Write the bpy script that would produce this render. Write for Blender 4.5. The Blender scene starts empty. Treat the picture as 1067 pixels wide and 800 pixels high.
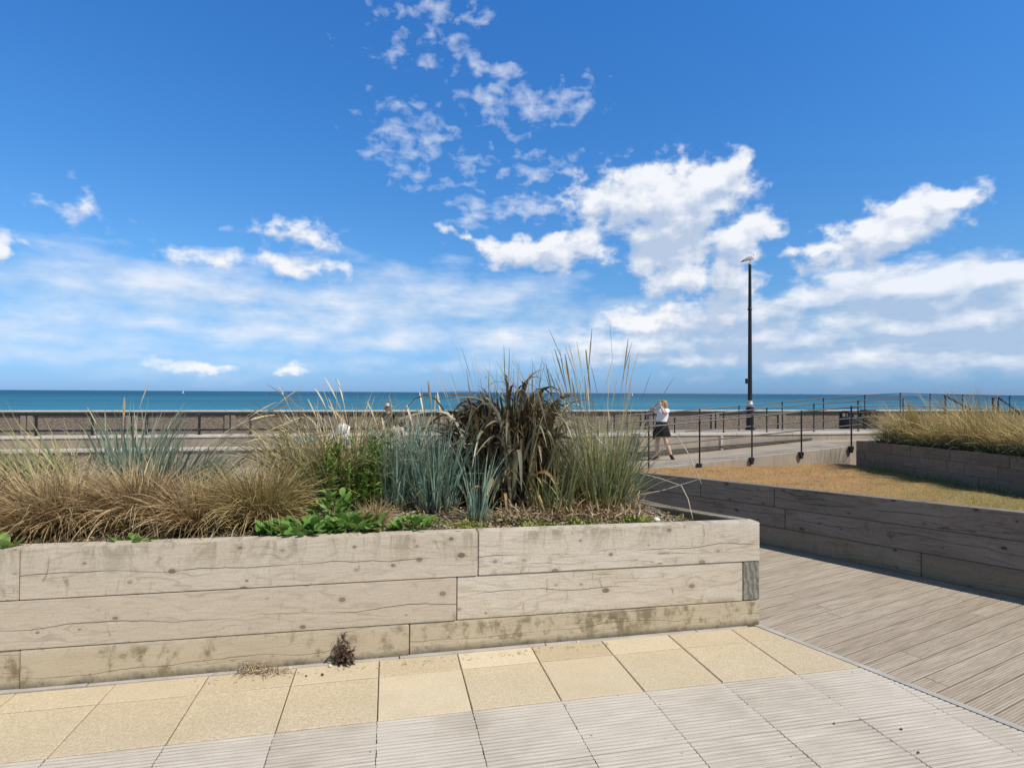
import bpy, bmesh, math, random
import numpy as np
from mathutils import Vector, Matrix
random.seed(7); RNG = np.random.default_rng(11)
R = math.radians; PI = math.pi
scene = bpy.context.scene
COL = scene.collection

# ------------------------------------------------------------------ camera
F, H = 600.0, 1.55
cam = bpy.data.objects.new('camera', bpy.data.cameras.new('camera'))
cam.data.sensor_width = 36; cam.data.lens = 36 * F / 1067
cam.data.clip_start = 0.05; cam.data.clip_end = 200000
M = Matrix.Translation((0, 0, H)) @ Matrix.Rotation(R(90.86), 4, 'X') @ Matrix.Rotation(R(0.31), 4, 'Z')
cam.matrix_world = M
COL.objects.link(cam); scene.camera = cam
M3 = M.to_3x3()
def ray(px, py): return (M3 @ Vector(((px - 533.5) / F, -(py - 400) / F, -1))).normalized()
def G(px, py, z=0.0):
    d = ray(px, py); k = (z - H) / d.z
    return Vector((d.x * k, d.y * k, z))
def A(px, py, Y):
    d = ray(px, py); k = Y / d.y
    return Vector((d.x * k, Y, H + d.z * k))
def online(px, py, a, b):            # point above the ground line Y = a + b X seen at a pixel
    d = ray(px, py); k = a / (d.y - b * d.x)
    return Vector((d.x * k, d.y * k, H + d.z * k))

# ------------------------------------------------------------------ helpers
def tag(o, label=None, cat=None, group=None, kind=None):
    if label: o['label'] = label
    if cat: o['category'] = cat
    if group: o['group'] = group
    if kind: o['kind'] = kind
    return o
def empty(name, loc=(0, 0, 0), rz=0.0, label=None, cat=None, group=None):
    o = bpy.data.objects.new(name, None); COL.objects.link(o)
    o.location = loc; o.rotation_euler = (0, 0, rz); o.empty_display_size = .1
    return tag(o, label, cat, group)
def link(name, me, mat=None, parent=None, local=True):
    o = bpy.data.objects.new(name, me); COL.objects.link(o)
    if mat is not None:
        for m in (mat if isinstance(mat, (list, tuple)) else [mat]): me.materials.append(m)
    if parent is not None:
        o.parent = parent
        if not local:                 # mesh is in world coordinates
            o.matrix_parent_inverse = parent_inv(parent)
    return o
def parent_inv(p):
    m = Matrix.Translation(p.location) @ Matrix.Rotation(p.rotation_euler.z, 4, 'Z')
    if p.parent is not None: m = p.parent.matrix_parent_inverse @ m; m = parent_world(p.parent) @ m
    return m.inverted()
def parent_world(p):
    return Matrix.Translation(p.location) @ Matrix.Rotation(p.rotation_euler.z, 4, 'Z')
def fin(name, bm, mat=None, parent=None, local=True, smooth=False):
    me = bpy.data.meshes.new(name); bm.to_mesh(me); bm.free()
    if smooth:
        for p in me.polygons: p.use_smooth = True
    return link(name, me, mat, parent, local)
def box(bm, x0, x1, y0, y1, z0, z1, M_=None, bev=0.0):
    b = bmesh.new()
    bmesh.ops.create_cube(b, size=1)
    for v in b.verts:
        v.co = Vector(((x0 + x1) / 2 + v.co.x * (x1 - x0), (y0 + y1) / 2 + v.co.y * (y1 - y0), (z0 + z1) / 2 + v.co.z * (z1 - z0)))
    if bev: bmesh.ops.bevel(b, geom=b.edges[:], offset=bev, segments=2, affect='EDGES', profile=.5)
    if M_ is not None: b.transform(M_)
    merge(bm, b)
def merge(bm, b):
    me = bpy.data.meshes.new('tmp'); b.to_mesh(me); b.free(); bm.from_mesh(me); bpy.data.meshes.remove(me)
def hexa(bm, c, bev=0.0):
    """c: 8 corners, bottom ring 0-3, top ring 4-7"""
    b = bmesh.new(); v = [b.verts.new(p) for p in c]
    for f in ((3, 2, 1, 0), (4, 5, 6, 7), (0, 1, 5, 4), (1, 2, 6, 5), (2, 3, 7, 6), (3, 0, 4, 7)): b.faces.new([v[i] for i in f])
    bmesh.ops.recalc_face_normals(b, faces=b.faces[:])
    if bev: bmesh.ops.bevel(b, geom=b.edges[:], offset=bev, segments=2, affect='EDGES', profile=.5)
    merge(bm, b)
def tube(bm, pts, r, n=8, caps=True):
    pts = [Vector(p) for p in pts]; rs = r if isinstance(r, (list, tuple)) else [r] * len(pts)
    rings = []; up = None
    for i, p in enumerate(pts):
        t = (pts[min(i + 1, len(pts) - 1)] - pts[max(i - 1, 0)]).normalized()
        if up is None: up = t.orthogonal().normalized()
        s = t.cross(up)
        if s.length < 1e-5: s = t.orthogonal()
        s.normalize(); up = s.cross(t).normalized()
        rings.append([bm.verts.new(p + (s * math.cos(2 * PI * k / n) + up * math.sin(2 * PI * k / n)) * rs[i]) for k in range(n)])
    for a, b in zip(rings, rings[1:]):
        for k in range(n): bm.faces.new((a[k], a[(k + 1) % n], b[(k + 1) % n], b[k]))
    if caps:
        bm.faces.new(rings[0][::-1]); bm.faces.new(rings[-1])
def loft(bm, rings, n=16, caps=True):
    """rings: (centre, rx, ry[, matrix]) ellipses around local axes"""
    rr = []
    for r in rings:
        c, rx, ry = Vector(r[0]), r[1], r[2]; m = r[3] if len(r) > 3 else Matrix.Identity(3)
        rr.append([bm.verts.new(c + m @ Vector((rx * math.cos(2 * PI * k / n), ry * math.sin(2 * PI * k / n), 0))) for k in range(n)])
    for a, b in zip(rr, rr[1:]):
        for k in range(n): bm.faces.new((a[k], a[(k + 1) % n], b[(k + 1) % n], b[k]))
    if caps:
        bm.faces.new(rr[0][::-1]); bm.faces.new(rr[-1])
def prism(bm, poly, z0, z1, bev=0.0):
    """poly: list of (x,y) ; z0,z1 numbers or lists"""
    n = len(poly); a = z0 if isinstance(z0, (list, tuple)) else [z0] * n; t = z1 if isinstance(z1, (list, tuple)) else [z1] * n
    b = bmesh.new()
    lo = [b.verts.new((p[0], p[1], a[i])) for i, p in enumerate(poly)]; hi = [b.verts.new((p[0], p[1], t[i])) for i, p in enumerate(poly)]
    b.faces.new(lo[::-1]); b.faces.new(hi)
    for i in range(n): b.faces.new((lo[i], lo[(i + 1) % n], hi[(i + 1) % n], hi[i]))
    bmesh.ops.recalc_face_normals(b, faces=b.faces[:])
    if bev: bmesh.ops.bevel(b, geom=b.edges[:], offset=bev, segments=2, affect='EDGES', profile=.5)
    merge(bm, b)
def mesh_np(name, V, Q, attr=None):
    me = bpy.data.meshes.new(name); V = np.asarray(V, dtype=np.float32).reshape(-1, 3); Q = np.asarray(Q, dtype=np.int32); k = Q.shape[1]
    me.vertices.add(len(V)); me.vertices.foreach_set('co', V.ravel())
    me.loops.add(Q.size); me.loops.foreach_set('vertex_index', Q.ravel())
    me.polygons.add(len(Q)); me.polygons.foreach_set('loop_start', np.arange(0, Q.size, k, dtype=np.int32))
    me.update(calc_edges=True)
    if attr is not None:
        a = me.attributes.new('bl', 'FLOAT_COLOR', 'POINT'); a.data.foreach_set('color', np.asarray(attr, dtype=np.float32).ravel())
    me.polygons.foreach_set('use_smooth', np.ones(len(Q), dtype=bool))
    return me

# ------------------------------------------------------------------ node helper
class NT:
    def __init__(s, tree): s.t = tree; s.n = tree.nodes; s.l = tree.links
    def add(s, typ, ins=None, out=0, **props):
        n = s.n.new(typ)
        for k, v in props.items(): setattr(n, k, v)
        for k, v in (ins or {}).items():
            if isinstance(v, bpy.types.NodeSocket): s.l.new(v, n.inputs[k])
            else: n.inputs[k].default_value = v
        return n.outputs[out] if out is not None else n
    def m(s, op, a, b=None, c=None, clamp=False):
        i = {0: a}
        if b is not None: i[1] = b
        if c is not None: i[2] = c
        return s.add('ShaderNodeMath', i, operation=op, use_clamp=clamp)
    def vm(s, op, a, b=None, out=0):
        i = {0: a}
        if b is not None: i[1] = b
        return s.add('ShaderNodeVectorMath', i, out=out, operation=op)
    def mr(s, v, a, b, c=0.0, d=1.0, smooth=False):
        return s.add('ShaderNodeMapRange', {0: v, 1: a, 2: b, 3: c, 4: d}, interpolation_type='SMOOTHSTEP' if smooth else 'LINEAR', clamp=True)
    def mix(s, f, a, b, blend='MIX'):
        n = s.n.new('ShaderNodeMix'); n.data_type = 'RGBA'; n.blend_type = blend; n.clamp_factor = True
        for idx, v in ((0, f), (6, a), (7, b)):
            if isinstance(v, bpy.types.NodeSocket): s.l.new(v, n.inputs[idx])
            else: n.inputs[idx].default_value = (v + (1,)) if isinstance(v, tuple) and len(v) == 3 else v
        return n.outputs[2]
    def noise(s, vec, scale, detail=4, rough=.55, dist=0.0, out=0, dim='3D'):
        i = {'Scale': scale, 'Detail': detail, 'Roughness': rough, 'Distortion': dist}
        if vec is not None: i['Vector'] = vec
        return s.add('ShaderNodeTexNoise', i, out=out, noise_dimensions=dim)
    def map(s, vec, loc=(0, 0, 0), rot=(0, 0, 0), scale=(1, 1, 1), typ='POINT'):
        return s.add('ShaderNodeMapping', {'Vector': vec, 'Location': loc, 'Rotation': rot, 'Scale': scale}, vector_type=typ)
    def ramp(s, f, stops, out=0):
        n = s.n.new('ShaderNodeValToRGB'); s.l.new(f, n.inputs[0]); e = n.color_ramp.elements
        while len(e) < len(stops): e.new(.5)
        for el, (p, c) in zip(e, stops): el.position = p; el.color = c if len(c) == 4 else c + (1,)
        return n.outputs[out]
def material(name):
    m = bpy.data.materials.new(name); m.use_nodes = True; m.node_tree.nodes.clear()
    return m, NT(m.node_tree)
def surf(nt, col, rough=.8, bump=None, bstr=.3, bdist=.01, spec=.3, metal=0.0, trans=None, tcol=None):
    i = {'Base Color': col if isinstance(col, bpy.types.NodeSocket) else col + (1,), 'Roughness': rough, 'Specular IOR Level': spec, 'Metallic': metal}
    if bump is not None:
        i['Normal'] = nt.add('ShaderNodeBump', {'Strength': bstr, 'Distance': bdist, 'Height': bump})
    sh = nt.add('ShaderNodeBsdfPrincipled', i)
    if trans:
        t = nt.add('ShaderNodeBsdfTranslucent', {'Color': tcol if tcol is not None else i['Base Color']})
        sh = nt.add('ShaderNodeMixShader', {0: trans, 1: sh, 2: t})
    o = nt.n.new('ShaderNodeOutputMaterial'); nt.l.new(sh, o.inputs[0])
def objco(nt): return nt.add('ShaderNodeTexCoord', out=3)

# ------------------------------------------------------------------ materials
def simple(name, col, rough=.7, var=.12, scale=20, spec=.3, metal=0, bstr=.1):
    m, nt = material(name); co = objco(nt)
    n = nt.noise(co, scale, 5)
    c = nt.mix(nt.mr(n, .3, .7), tuple(x * (1 - var) for x in col), tuple(min(1, x * (1 + var)) for x in col))
    surf(nt, c, rough, n, bstr, .004, spec, metal); return m

def wood_mat(name, base, dark, warm, stain=1.0, bot=1.0, top=.71):
    m, nt = material(name)
    uv = nt.add('ShaderNodeUVMap', uv_map='UVMap')
    bd = nt.add('ShaderNodeAttribute', attribute_name='brd', out=0)
    p = nt.vm('ADD', uv, nt.vm('MULTIPLY', bd, (53.0, 17.0, 9.0)))
    # knots
    vor = nt.add('ShaderNodeTexVoronoi', {'Vector': nt.map(p, scale=(1, 1.5, 1)), 'Scale': 5.2, 'Randomness': 1.0}, out=None, voronoi_dimensions='2D')
    d = nt.m('ADD', vor.outputs['Distance'], nt.m('MULTIPLY', nt.m('SUBTRACT', nt.noise(p, 30, 2, dim='2D'), .5), .03))
    cr = nt.add('ShaderNodeSeparateColor', {0: vor.outputs['Color']}, out=None)
    has = nt.m('GREATER_THAN', cr.outputs[0], .55)
    size = nt.m('MULTIPLY_ADD', nt.m('POWER', cr.outputs[1], 2.0), .10, .036)
    infl = nt.m('MULTIPLY', nt.m('POWER', 2.718, nt.m('MULTIPLY', nt.m('MULTIPLY', d, d), -45.0)), has)
    knot = nt.m('MULTIPLY', nt.mr(d, nt.m('MULTIPLY', size, .8), size, 1, 0), has)
    halo = nt.m('MULTIPLY', nt.mr(d, size, nt.m('MULTIPLY', size, 2.2), 1, 0), has)
    # grain: contour lines of a slow height field
    warp = nt.noise(nt.map(p, scale=(1.3, 5.0, 1)), 1.0, 3, dim='2D')
    sv = nt.add('ShaderNodeSeparateXYZ', {0: p}, out=1)
    hgt = nt.m('ADD', nt.m('MULTIPLY', sv, 14.0), nt.m('ADD', nt.m('MULTIPLY', warp, 6.5), nt.m('MULTIPLY', infl, 2.2)))
    lines = nt.m('SINE', nt.m('MULTIPLY', hgt, 6.283))
    lines = nt.m('POWER', nt.mr(lines, -.2, 1.0), 3.0)
    lmask = nt.mr(nt.noise(nt.map(p, scale=(1.0, 6.0, 1)), 2.0, 3, dim='2D'), .35, .65)
    lines = nt.m('MULTIPLY', lines, lmask)
    fine = nt.noise(nt.map(p, scale=(7, 260, 1)), 1.0, 3, dim='2D')
    speck = nt.noise(p, 70, 6, .7, dim='2D')
    crackn = nt.noise(nt.map(p, scale=(.8, 13, 1)), 1.0, 5, .45, dim='2D')
    crack = nt.mr(nt.m('ABSOLUTE', nt.m('SUBTRACT', crackn, .5)), .0, .012, 1, 0)
    crack = nt.m('MULTIPLY', crack, nt.mr(nt.noise(nt.map(p, scale=(.7, 2, 1)), 1.2, 2, dim='2D'), .56, .66))
    big = nt.noise(nt.map(p, scale=(1.0, 2.5, 1)), 1.5, 5, dim='2D')
    us = nt.add('ShaderNodeSeparateXYZ', {0: uv}, out=None)       # the long drying split along each sleeper
    wv = nt.noise(nt.map(p, scale=(1, 0, 1)), 1.3, 5, .5, dim='2D')
    spl = nt.m('ABSOLUTE', nt.m('SUBTRACT', us.outputs[1], nt.m('MULTIPLY_ADD', wv, .11, nt.m('MULTIPLY_ADD', nt.add('ShaderNodeSeparateColor', {0: bd}, out=1), .06, .03))))
    spl = nt.m('MULTIPLY', nt.mr(spl, .0012, .0032, 1, 0), nt.mr(nt.noise(nt.map(p, scale=(1, 0, 1)), .9, 3, dim='2D'), .40, .52))
    crack = nt.m('MAXIMUM', crack, spl)
    c = nt.mix(nt.mr(big, .3, .7), base, warm)
    c = nt.mix(nt.m('MULTIPLY', nt.add('ShaderNodeSeparateColor', {0: bd}, out=2), .9), c, tuple(.45 * x + .55 * y for x, y in zip(dark, warm)))
    c = nt.mix(nt.mr(fine, .3, .7, .55, 0), c, dark)
    c = nt.mix(nt.m('MULTIPLY', nt.mr(speck, .5, .7), .5), c, dark)
    c = nt.mix(nt.m('MULTIPLY', lines, .42), c, tuple(x * .75 for x in dark))
    c = nt.mix(nt.m('MULTIPLY', halo, .30), c, tuple(x * .8 for x in dark))
    c = nt.mix(nt.m('MULTIPLY', knot, nt.m('MULTIPLY_ADD', cr.outputs[2], .5, .45)), c, tuple(x * .45 for x in dark))
    c = nt.mix(nt.m('MULTIPLY', crack, .75), c, tuple(x * .22 for x in dark))
    # algae runs from the top edge, splash dirt on the lowest course
    co = objco(nt); z = nt.add('ShaderNodeSeparateXYZ', {0: co}, out=2)
    run = nt.noise(nt.map(p, scale=(9, 2.2, 1)), 1.0, 6, .68, .6, dim='2D')
    tmask = nt.m('MULTIPLY', nt.mr(z, top - .19, top - .01), nt.mr(run, .50, .66))
    c = nt.mix(nt.m('MULTIPLY', tmask, .42 * stain), c, (.12, .098, .045))
    runk = nt.m('MULTIPLY', nt.mr(nt.noise(nt.map(p, scale=(14, 5, 1)), 1.0, 6, .7, .5, dim='2D'), .60, .70), nt.mr(big, .4, .6))
    c = nt.mix(nt.m('MULTIPLY', runk, .55 * stain), c, (.10, .085, .055))
    mot = nt.noise(nt.map(p, scale=(1.3, 1, 1)), 8.0, 9, .72, dim='2D')
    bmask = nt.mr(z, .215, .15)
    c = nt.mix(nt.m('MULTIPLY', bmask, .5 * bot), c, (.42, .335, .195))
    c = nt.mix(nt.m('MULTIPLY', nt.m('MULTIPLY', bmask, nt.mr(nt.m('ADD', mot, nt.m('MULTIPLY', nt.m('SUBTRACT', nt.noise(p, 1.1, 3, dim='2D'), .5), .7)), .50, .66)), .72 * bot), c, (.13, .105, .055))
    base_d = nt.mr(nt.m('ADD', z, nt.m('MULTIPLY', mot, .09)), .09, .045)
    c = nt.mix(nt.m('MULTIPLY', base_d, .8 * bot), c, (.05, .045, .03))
    hb = nt.m('SUBTRACT', nt.m('ADD', nt.m('MULTIPLY', fine, .5), nt.m('MULTIPLY', speck, .3)), nt.m('ADD', nt.m('MULTIPLY', crack, 1.5), nt.m('MULTIPLY', lines, .35)))
    surf(nt, c, .9, hb, .45, .004, .15)
    return m
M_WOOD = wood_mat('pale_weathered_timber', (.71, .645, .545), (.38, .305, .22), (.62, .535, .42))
M_WOOD2 = wood_mat('shade_toned_weathered_timber', (.37, .31, .25), (.145, .118, .092), (.29, .235, .18), stain=1.0, bot=.5)  # same weathered timber, colour darkened to paint in the walls' shade
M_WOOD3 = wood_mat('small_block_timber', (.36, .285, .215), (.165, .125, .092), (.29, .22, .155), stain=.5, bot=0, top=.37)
def endgrain():
    m, nt = material('timber_end_grain'); co = objco(nt)
    w = nt.add('ShaderNodeTexWave', {'Vector': nt.map(co, rot=(.3, 0, .2), scale=(1, 1, 1)), 'Scale': 22.0, 'Distortion': 5.0, 'Detail': 3.0}, out=1, wave_type='RINGS')
    n = nt.noise(co, 40, 5)
    c = nt.mix(w, (.16, .15, .125), (.30, .28, .24)); c = nt.mix(nt.mr(n, .4, .7, 0, .5), c, (.10, .10, .07))
    surf(nt, c, .95, n, .3, .003, .1); return m
M_END = endgrain()

def slab_mat():
    m, nt = material('buff_exposed_aggregate'); co = objco(nt)
    bd = nt.add('ShaderNodeAttribute', attribute_name='brd', out=0)
    r = nt.add('ShaderNodeSeparateColor', {0: bd}, out=None)
    v = nt.add('ShaderNodeTexVoronoi', {'Vector': co, 'Scale': 150.0}, out=None)
    vr = nt.add('ShaderNodeSeparateColor', {0: v.outputs['Color']}, out=0)
    n = nt.noise(co, 95, 5, .75); big = nt.noise(co, 3.0, 6, .6)
    c = nt.mix(vr, (.47, .38, .24), (.65, .55, .385))
    c = nt.mix(nt.mr(n, .54, .74), c, (.40, .30, .16))
    c = nt.mix(nt.mr(nt.noise(co, 150, 2), .66, .74, 0, .75), c, (.20, .14, .08))
    c = nt.mix(nt.m('MULTIPLY', r.outputs[0], .6), c, nt.mix(r.outputs[1], (.44, .35, .22), (.72, .62, .44)))
    c = nt.mix(nt.mr(big, .45, .75, 0, .35), c, (.44, .36, .22))
    surf(nt, c, .9, nt.m('ADD', n, nt.m('MULTIPLY', v.outputs['Distance'], -.6)), .6, .003, .15); return m
def rib_mat():
    m, nt = material('ribbed_grey_concrete'); co = objco(nt)
    bd = nt.add('ShaderNodeAttribute', attribute_name='brd', out=0); r = nt.add('ShaderNodeSeparateColor', {0: bd}, out=None)
    al = nt.map(co, rot=(0, 0, R(-12.15)), scale=(1, 1, 1))
    st = nt.noise(nt.map(al, scale=(4, 120, 1)), 1.0, 5, .6)
    n = nt.noise(co, 120, 5, .7); big = nt.noise(co, 2.5, 6, .6)
    c = nt.mix(nt.mr(st, .3, .7), (.40, .35, .28), (.68, .61, .51))
    c = nt.mix(nt.mr(n, .5, .75, 0, .55), c, (.30, .26, .20))
    c = nt.mix(nt.m('MULTIPLY', r.outputs[0], .35), c, (.66, .60, .515))
    c = nt.mix(nt.mr(big, .5, .75, 0, .5), c, (.34, .295, .225))
    z = nt.add('ShaderNodeSeparateXYZ', {0: co}, out=2)
    c = nt.mix(nt.mr(z, -.0005, -.0042, 0, .6), c, (.17, .14, .10))       # dirt lying in the grooves
    pit = nt.add('ShaderNodeTexVoronoi', {'Vector': co, 'Scale': 9.0}, out=0)
    c = nt.mix(nt.mr(pit, .05, .035, 0, .8), c, (.05, .045, .04))
    surf(nt, c, .92, nt.m('ADD', n, st), .4, .002, .15); return m
def deck_mat():
    m, nt = material('grooved_grey_decking'); co = objco(nt)
    uv = nt.add('ShaderNodeUVMap', uv_map='UVMap'); bd = nt.add('ShaderNodeAttribute', attribute_name='brd', out=0)
    r = nt.add('ShaderNodeSeparateColor', {0: bd}, out=None)
    p = nt.vm('ADD', uv, nt.vm('MULTIPLY', bd, (31.0, 7.0, 3.0)))
    st = nt.noise(nt.map(p, scale=(3.5, 90, 1)), 1.0, 5, .6, dim='2D'); st2 = nt.noise(nt.map(p, scale=(1.3, 20, 1)), 1.0, 5, .6, dim='2D')
    n = nt.noise(co, 60, 5, .65)
    c = nt.mix(nt.mr(st, .3, .7), (.29, .235, .175), (.51, .435, .335))
    c = nt.mix(nt.mr(st2, .5, .7, 0, .5), c, (.57, .49, .39))
    c = nt.mix(nt.m('MULTIPLY', r.outputs[0], .28), c, nt.mix(r.outputs[1], (.24, .18, .125), (.46, .38, .29)))
    c = nt.mix(nt.mr(n, .5, .8, 0, .5), c, (.20, .165, .13))
    z = nt.add('ShaderNodeSeparateXYZ', {0: co}, out=2)
    c = nt.mix(nt.mr(z, -.0004, -.0042, 0, .65), c, (.12, .095, .07))
    surf(nt, c, .9, nt.m('ADD', st, n), .4, .003, .15); return m
def concrete(name, col, dark, scale=1.0, streak=True):
    m, nt = material(name); co = objco(nt)
    big = nt.noise(co, 1.2 * scale, 7, .62); n = nt.noise(co, 45 * scale, 5, .7)
    c = nt.mix(nt.mr(big, .35, .68), col, tuple(x * .76 for x in col))
    c = nt.mix(nt.mr(n, .5, .75, 0, .5), c, dark)
    if streak:
        s = nt.noise(nt.map(co, scale=(5, 5, .35)), 1.0, 5, .6)
        c = nt.mix(nt.mr(s, .52, .75, 0, .65), c, dark)
    surf(nt, c, .92, nt.m('ADD', n, big), .35, .006, .15); return m
def pebble():
    m, nt = material('pebbledash'); co = objco(nt)
    v = nt.add('ShaderNodeTexVoronoi', {'Vector': co, 'Scale': 55.0}, out=None)
    vr = nt.add('ShaderNodeSeparateColor', {0: v.outputs['Color']}, out=0); big = nt.noise(co, .8, 6, .6)
    c = nt.ramp(vr, [(0, (.10, .078, .058)), (.35, (.19, .15, .115)), (.75, (.29, .235, .18)), (1, (.42, .35, .275))])
    c = nt.mix(nt.mr(big, .4, .7, 0, .35), c, (.20, .165, .13))
    surf(nt, c, .9, nt.m('MULTIPLY', v.outputs['Distance'], -1), .7, .02, .2); return m
M_SLAB, M_RIB, M_DECK = slab_mat(), rib_mat(), deck_mat()
M_CONC = concrete('grey_concrete', (.42, .36, .285), (.19, .16, .12))
M_CONCL = concrete('pale_concrete', (.56, .51, .44), (.27, .235, .19))
M_COPE = concrete('pale_coping', (.62, .565, .48), (.36, .32, .26))
M_FACE = concrete('brown_concrete', (.33, .275, .215), (.16, .13, .10))
M_RAMP = concrete('ramp_surface', (.42, .355, .275), (.28, .23, .17), streak=False)
M_PROM = concrete('promenade_paving', (.36, .305, .245), (.22, .185, .15), streak=False)
M_PEB = pebble(); M_PIL = concrete('pilaster_concrete', (.25, .21, .17), (.14, .115, .09)); M_STRIP2 = concrete('brown_trim', (.34, .265, .19), (.18, .14, .10), 6, False)
M_STRIP = concrete('pale_edging', (.50, .46, .40), (.25, .22, .18), 6, False)
M_SAND = simple('joint_sand', (.11, .085, .055), .95, .3, 60)
M_BLACK = simple('black_paint', (.016, .016, .018), .45, .3, 30, .4)
M_RAILM = simple('worn_dark_rail', (.075, .07, .065), .38, .3, 25, .5)
M_STEEL = simple('galvanised_steel', (.52, .50, .47), .4, .2, 30, .5, .3)
M_WHITE = simple('white_paint', (.8, .8, .78), .5, .06, 20)

def soil_mat():
    m, nt = material('planting_soil'); co = objco(nt)
    v = nt.add('ShaderNodeTexVoronoi', {'Vector': co, 'Scale': 60.0}, out=None); vr = nt.add('ShaderNodeSeparateColor', {0: v.outputs['Color']}, out=0)
    n = nt.noise(co, 22, 6, .7)
    c = nt.ramp(vr, [(0, (.07, .052, .034)), (.4, (.21, .165, .105)), (.8, (.38, .31, .21)), (1, (.62, .55, .43))])
    c = nt.mix(nt.mr(n, .4, .65), c, (.07, .055, .035))
    surf(nt, c, .95, nt.m('ADD', n, v.outputs['Distance']), .8, .02, .1); return m
def lawn_mat():
    m, nt = material('dry_lawn'); co = objco(nt)
    a = nt.noise(co, 1.1, 7, .65); n = nt.noise(co, 26, 6, .75); f = nt.noise(nt.map(co, scale=(1, 3, 1)), 70, 3)
    c = nt.mix(nt.mr(n, .38, .62), (.31, .175, .07), (.55, .345, .15))
    c = nt.mix(nt.mr(f, .5, .7, 0, .6), c, (.22, .145, .06)); c = nt.mix(nt.mr(nt.noise(co, 2.6, 6, .7), .52, .66, 0, .6), c, (.20, .135, .065))
    x = nt.add('ShaderNodeSeparateXYZ', {0: nt.map(co, rot=(0, 0, R(38)))}, out=None)
    w_ = nt.add('ShaderNodeSeparateXYZ', {0: co}, out=None); g = nt.mr(nt.m('ADD', nt.m('MULTIPLY_ADD', w_.outputs[1], -.55, w_.outputs[0]), nt.m('MULTIPLY', nt.m('SUBTRACT', a, .5), 3.0)), .3, 2.4)
    c = nt.mix(nt.m('MULTIPLY', g, .75), c, nt.mix(nt.mr(n, .35, .65), (.16, .15, .05), (.30, .27, .095)))
    surf(nt, c, .95, n, .8, .03, .1); return m
def shingle_mat():
    m, nt = material('shingle'); co = objco(nt)
    n = nt.noise(co, 9, 6, .7); b = nt.noise(co, .15, 5)
    c = nt.mix(nt.mr(n, .35, .65), (.27, .225, .17), (.47, .41, .33)); c = nt.mix(nt.mr(b, .4, .65, 0, .5), c, (.33, .27, .20))
    surf(nt, c, .95, n, .6, .05, .1); return m
def sea_mat():
    m, nt = material('sea_water'); co = objco(nt)
    w1 = nt.noise(nt.map(co, scale=(.07, .22, 1)), 1.0, 6, .6); w2 = nt.noise(nt.map(co, scale=(.004, .02, 1)), 1.0, 5, .6)
    w3 = nt.noise(nt.map(co, scale=(.0007, .0035, 1)), 1.0, 4, .6)
    yy = nt.add('ShaderNodeSeparateXYZ', {0: co}, out=1)
    shal = nt.mr(nt.m('ADD', yy, nt.m('MULTIPLY', w2, 260.0)), 900, 200, smooth=True)   # sandy shallows near the shore
    c = nt.mix(shal, (.008, .088, .150), (.045, .225, .30))
    c = nt.mix(nt.mr(w2, .42, .58, 0, .6), c, (.006, .068, .125))
    c = nt.mix(nt.mr(w3, .42, .62, 0, .5), c, (.012, .12, .19))
    surf(nt, c, .45, nt.m('ADD', w1, nt.m('MULTIPLY', w2, 2.0)), 1.0, 1.6, .07); return m
M_SOIL, M_LAWN, M_SHING, M_SEA = soil_mat(), lawn_mat(), shingle_mat(), sea_mat()

def leaf_mat(name, cols, tip=None, tip0=.5, base=None, base1=.25, trans=.25, rough=.55, spec=.3):
    m, nt = material(name)
    a = nt.add('ShaderNodeAttribute', attribute_name='bl', out=0); s = nt.add('ShaderNodeSeparateColor', {0: a}, out=None)
    c = nt.ramp(s.outputs[0], [(i / max(1, len(cols) - 1), k) for i, k in enumerate(cols)])
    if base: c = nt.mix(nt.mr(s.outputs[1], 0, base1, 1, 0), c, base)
    if tip: c = nt.mix(nt.mr(nt.m('ADD', s.outputs[1], nt.m('MULTIPLY', nt.m('SUBTRACT', s.outputs[2], .5), .6)), tip0, 1.0), c, tip)
    c = nt.mix(nt.mr(nt.noise(objco(nt), 60, 3), .3, .7, 0, .3), c, tuple(x * .6 for x in cols[0]))
    surf(nt, c, rough, spec=spec, trans=trans); return m
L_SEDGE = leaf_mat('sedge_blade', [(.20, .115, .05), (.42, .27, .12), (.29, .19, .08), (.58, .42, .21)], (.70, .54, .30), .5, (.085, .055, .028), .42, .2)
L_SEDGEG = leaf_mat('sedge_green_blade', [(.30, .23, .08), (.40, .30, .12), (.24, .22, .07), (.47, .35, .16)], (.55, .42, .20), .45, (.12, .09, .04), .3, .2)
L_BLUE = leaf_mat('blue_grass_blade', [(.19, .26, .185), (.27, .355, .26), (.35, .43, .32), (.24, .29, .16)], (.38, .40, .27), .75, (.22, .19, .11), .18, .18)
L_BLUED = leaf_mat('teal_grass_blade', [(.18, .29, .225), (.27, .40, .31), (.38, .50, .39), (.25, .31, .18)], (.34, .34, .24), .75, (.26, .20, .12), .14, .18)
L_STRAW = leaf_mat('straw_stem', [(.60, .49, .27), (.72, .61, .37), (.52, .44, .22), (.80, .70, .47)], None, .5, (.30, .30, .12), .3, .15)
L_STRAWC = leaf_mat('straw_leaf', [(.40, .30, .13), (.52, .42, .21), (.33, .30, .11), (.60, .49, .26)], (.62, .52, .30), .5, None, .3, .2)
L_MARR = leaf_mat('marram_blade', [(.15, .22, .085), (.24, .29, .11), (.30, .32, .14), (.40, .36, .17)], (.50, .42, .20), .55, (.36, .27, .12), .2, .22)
L_MSTEM = leaf_mat('marram_stem', [(.36, .33, .16), (.44, .37, .20), (.33, .34, .17), (.50, .41, .24)], (.45, .37, .22), .7, None, .2, .12)
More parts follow.
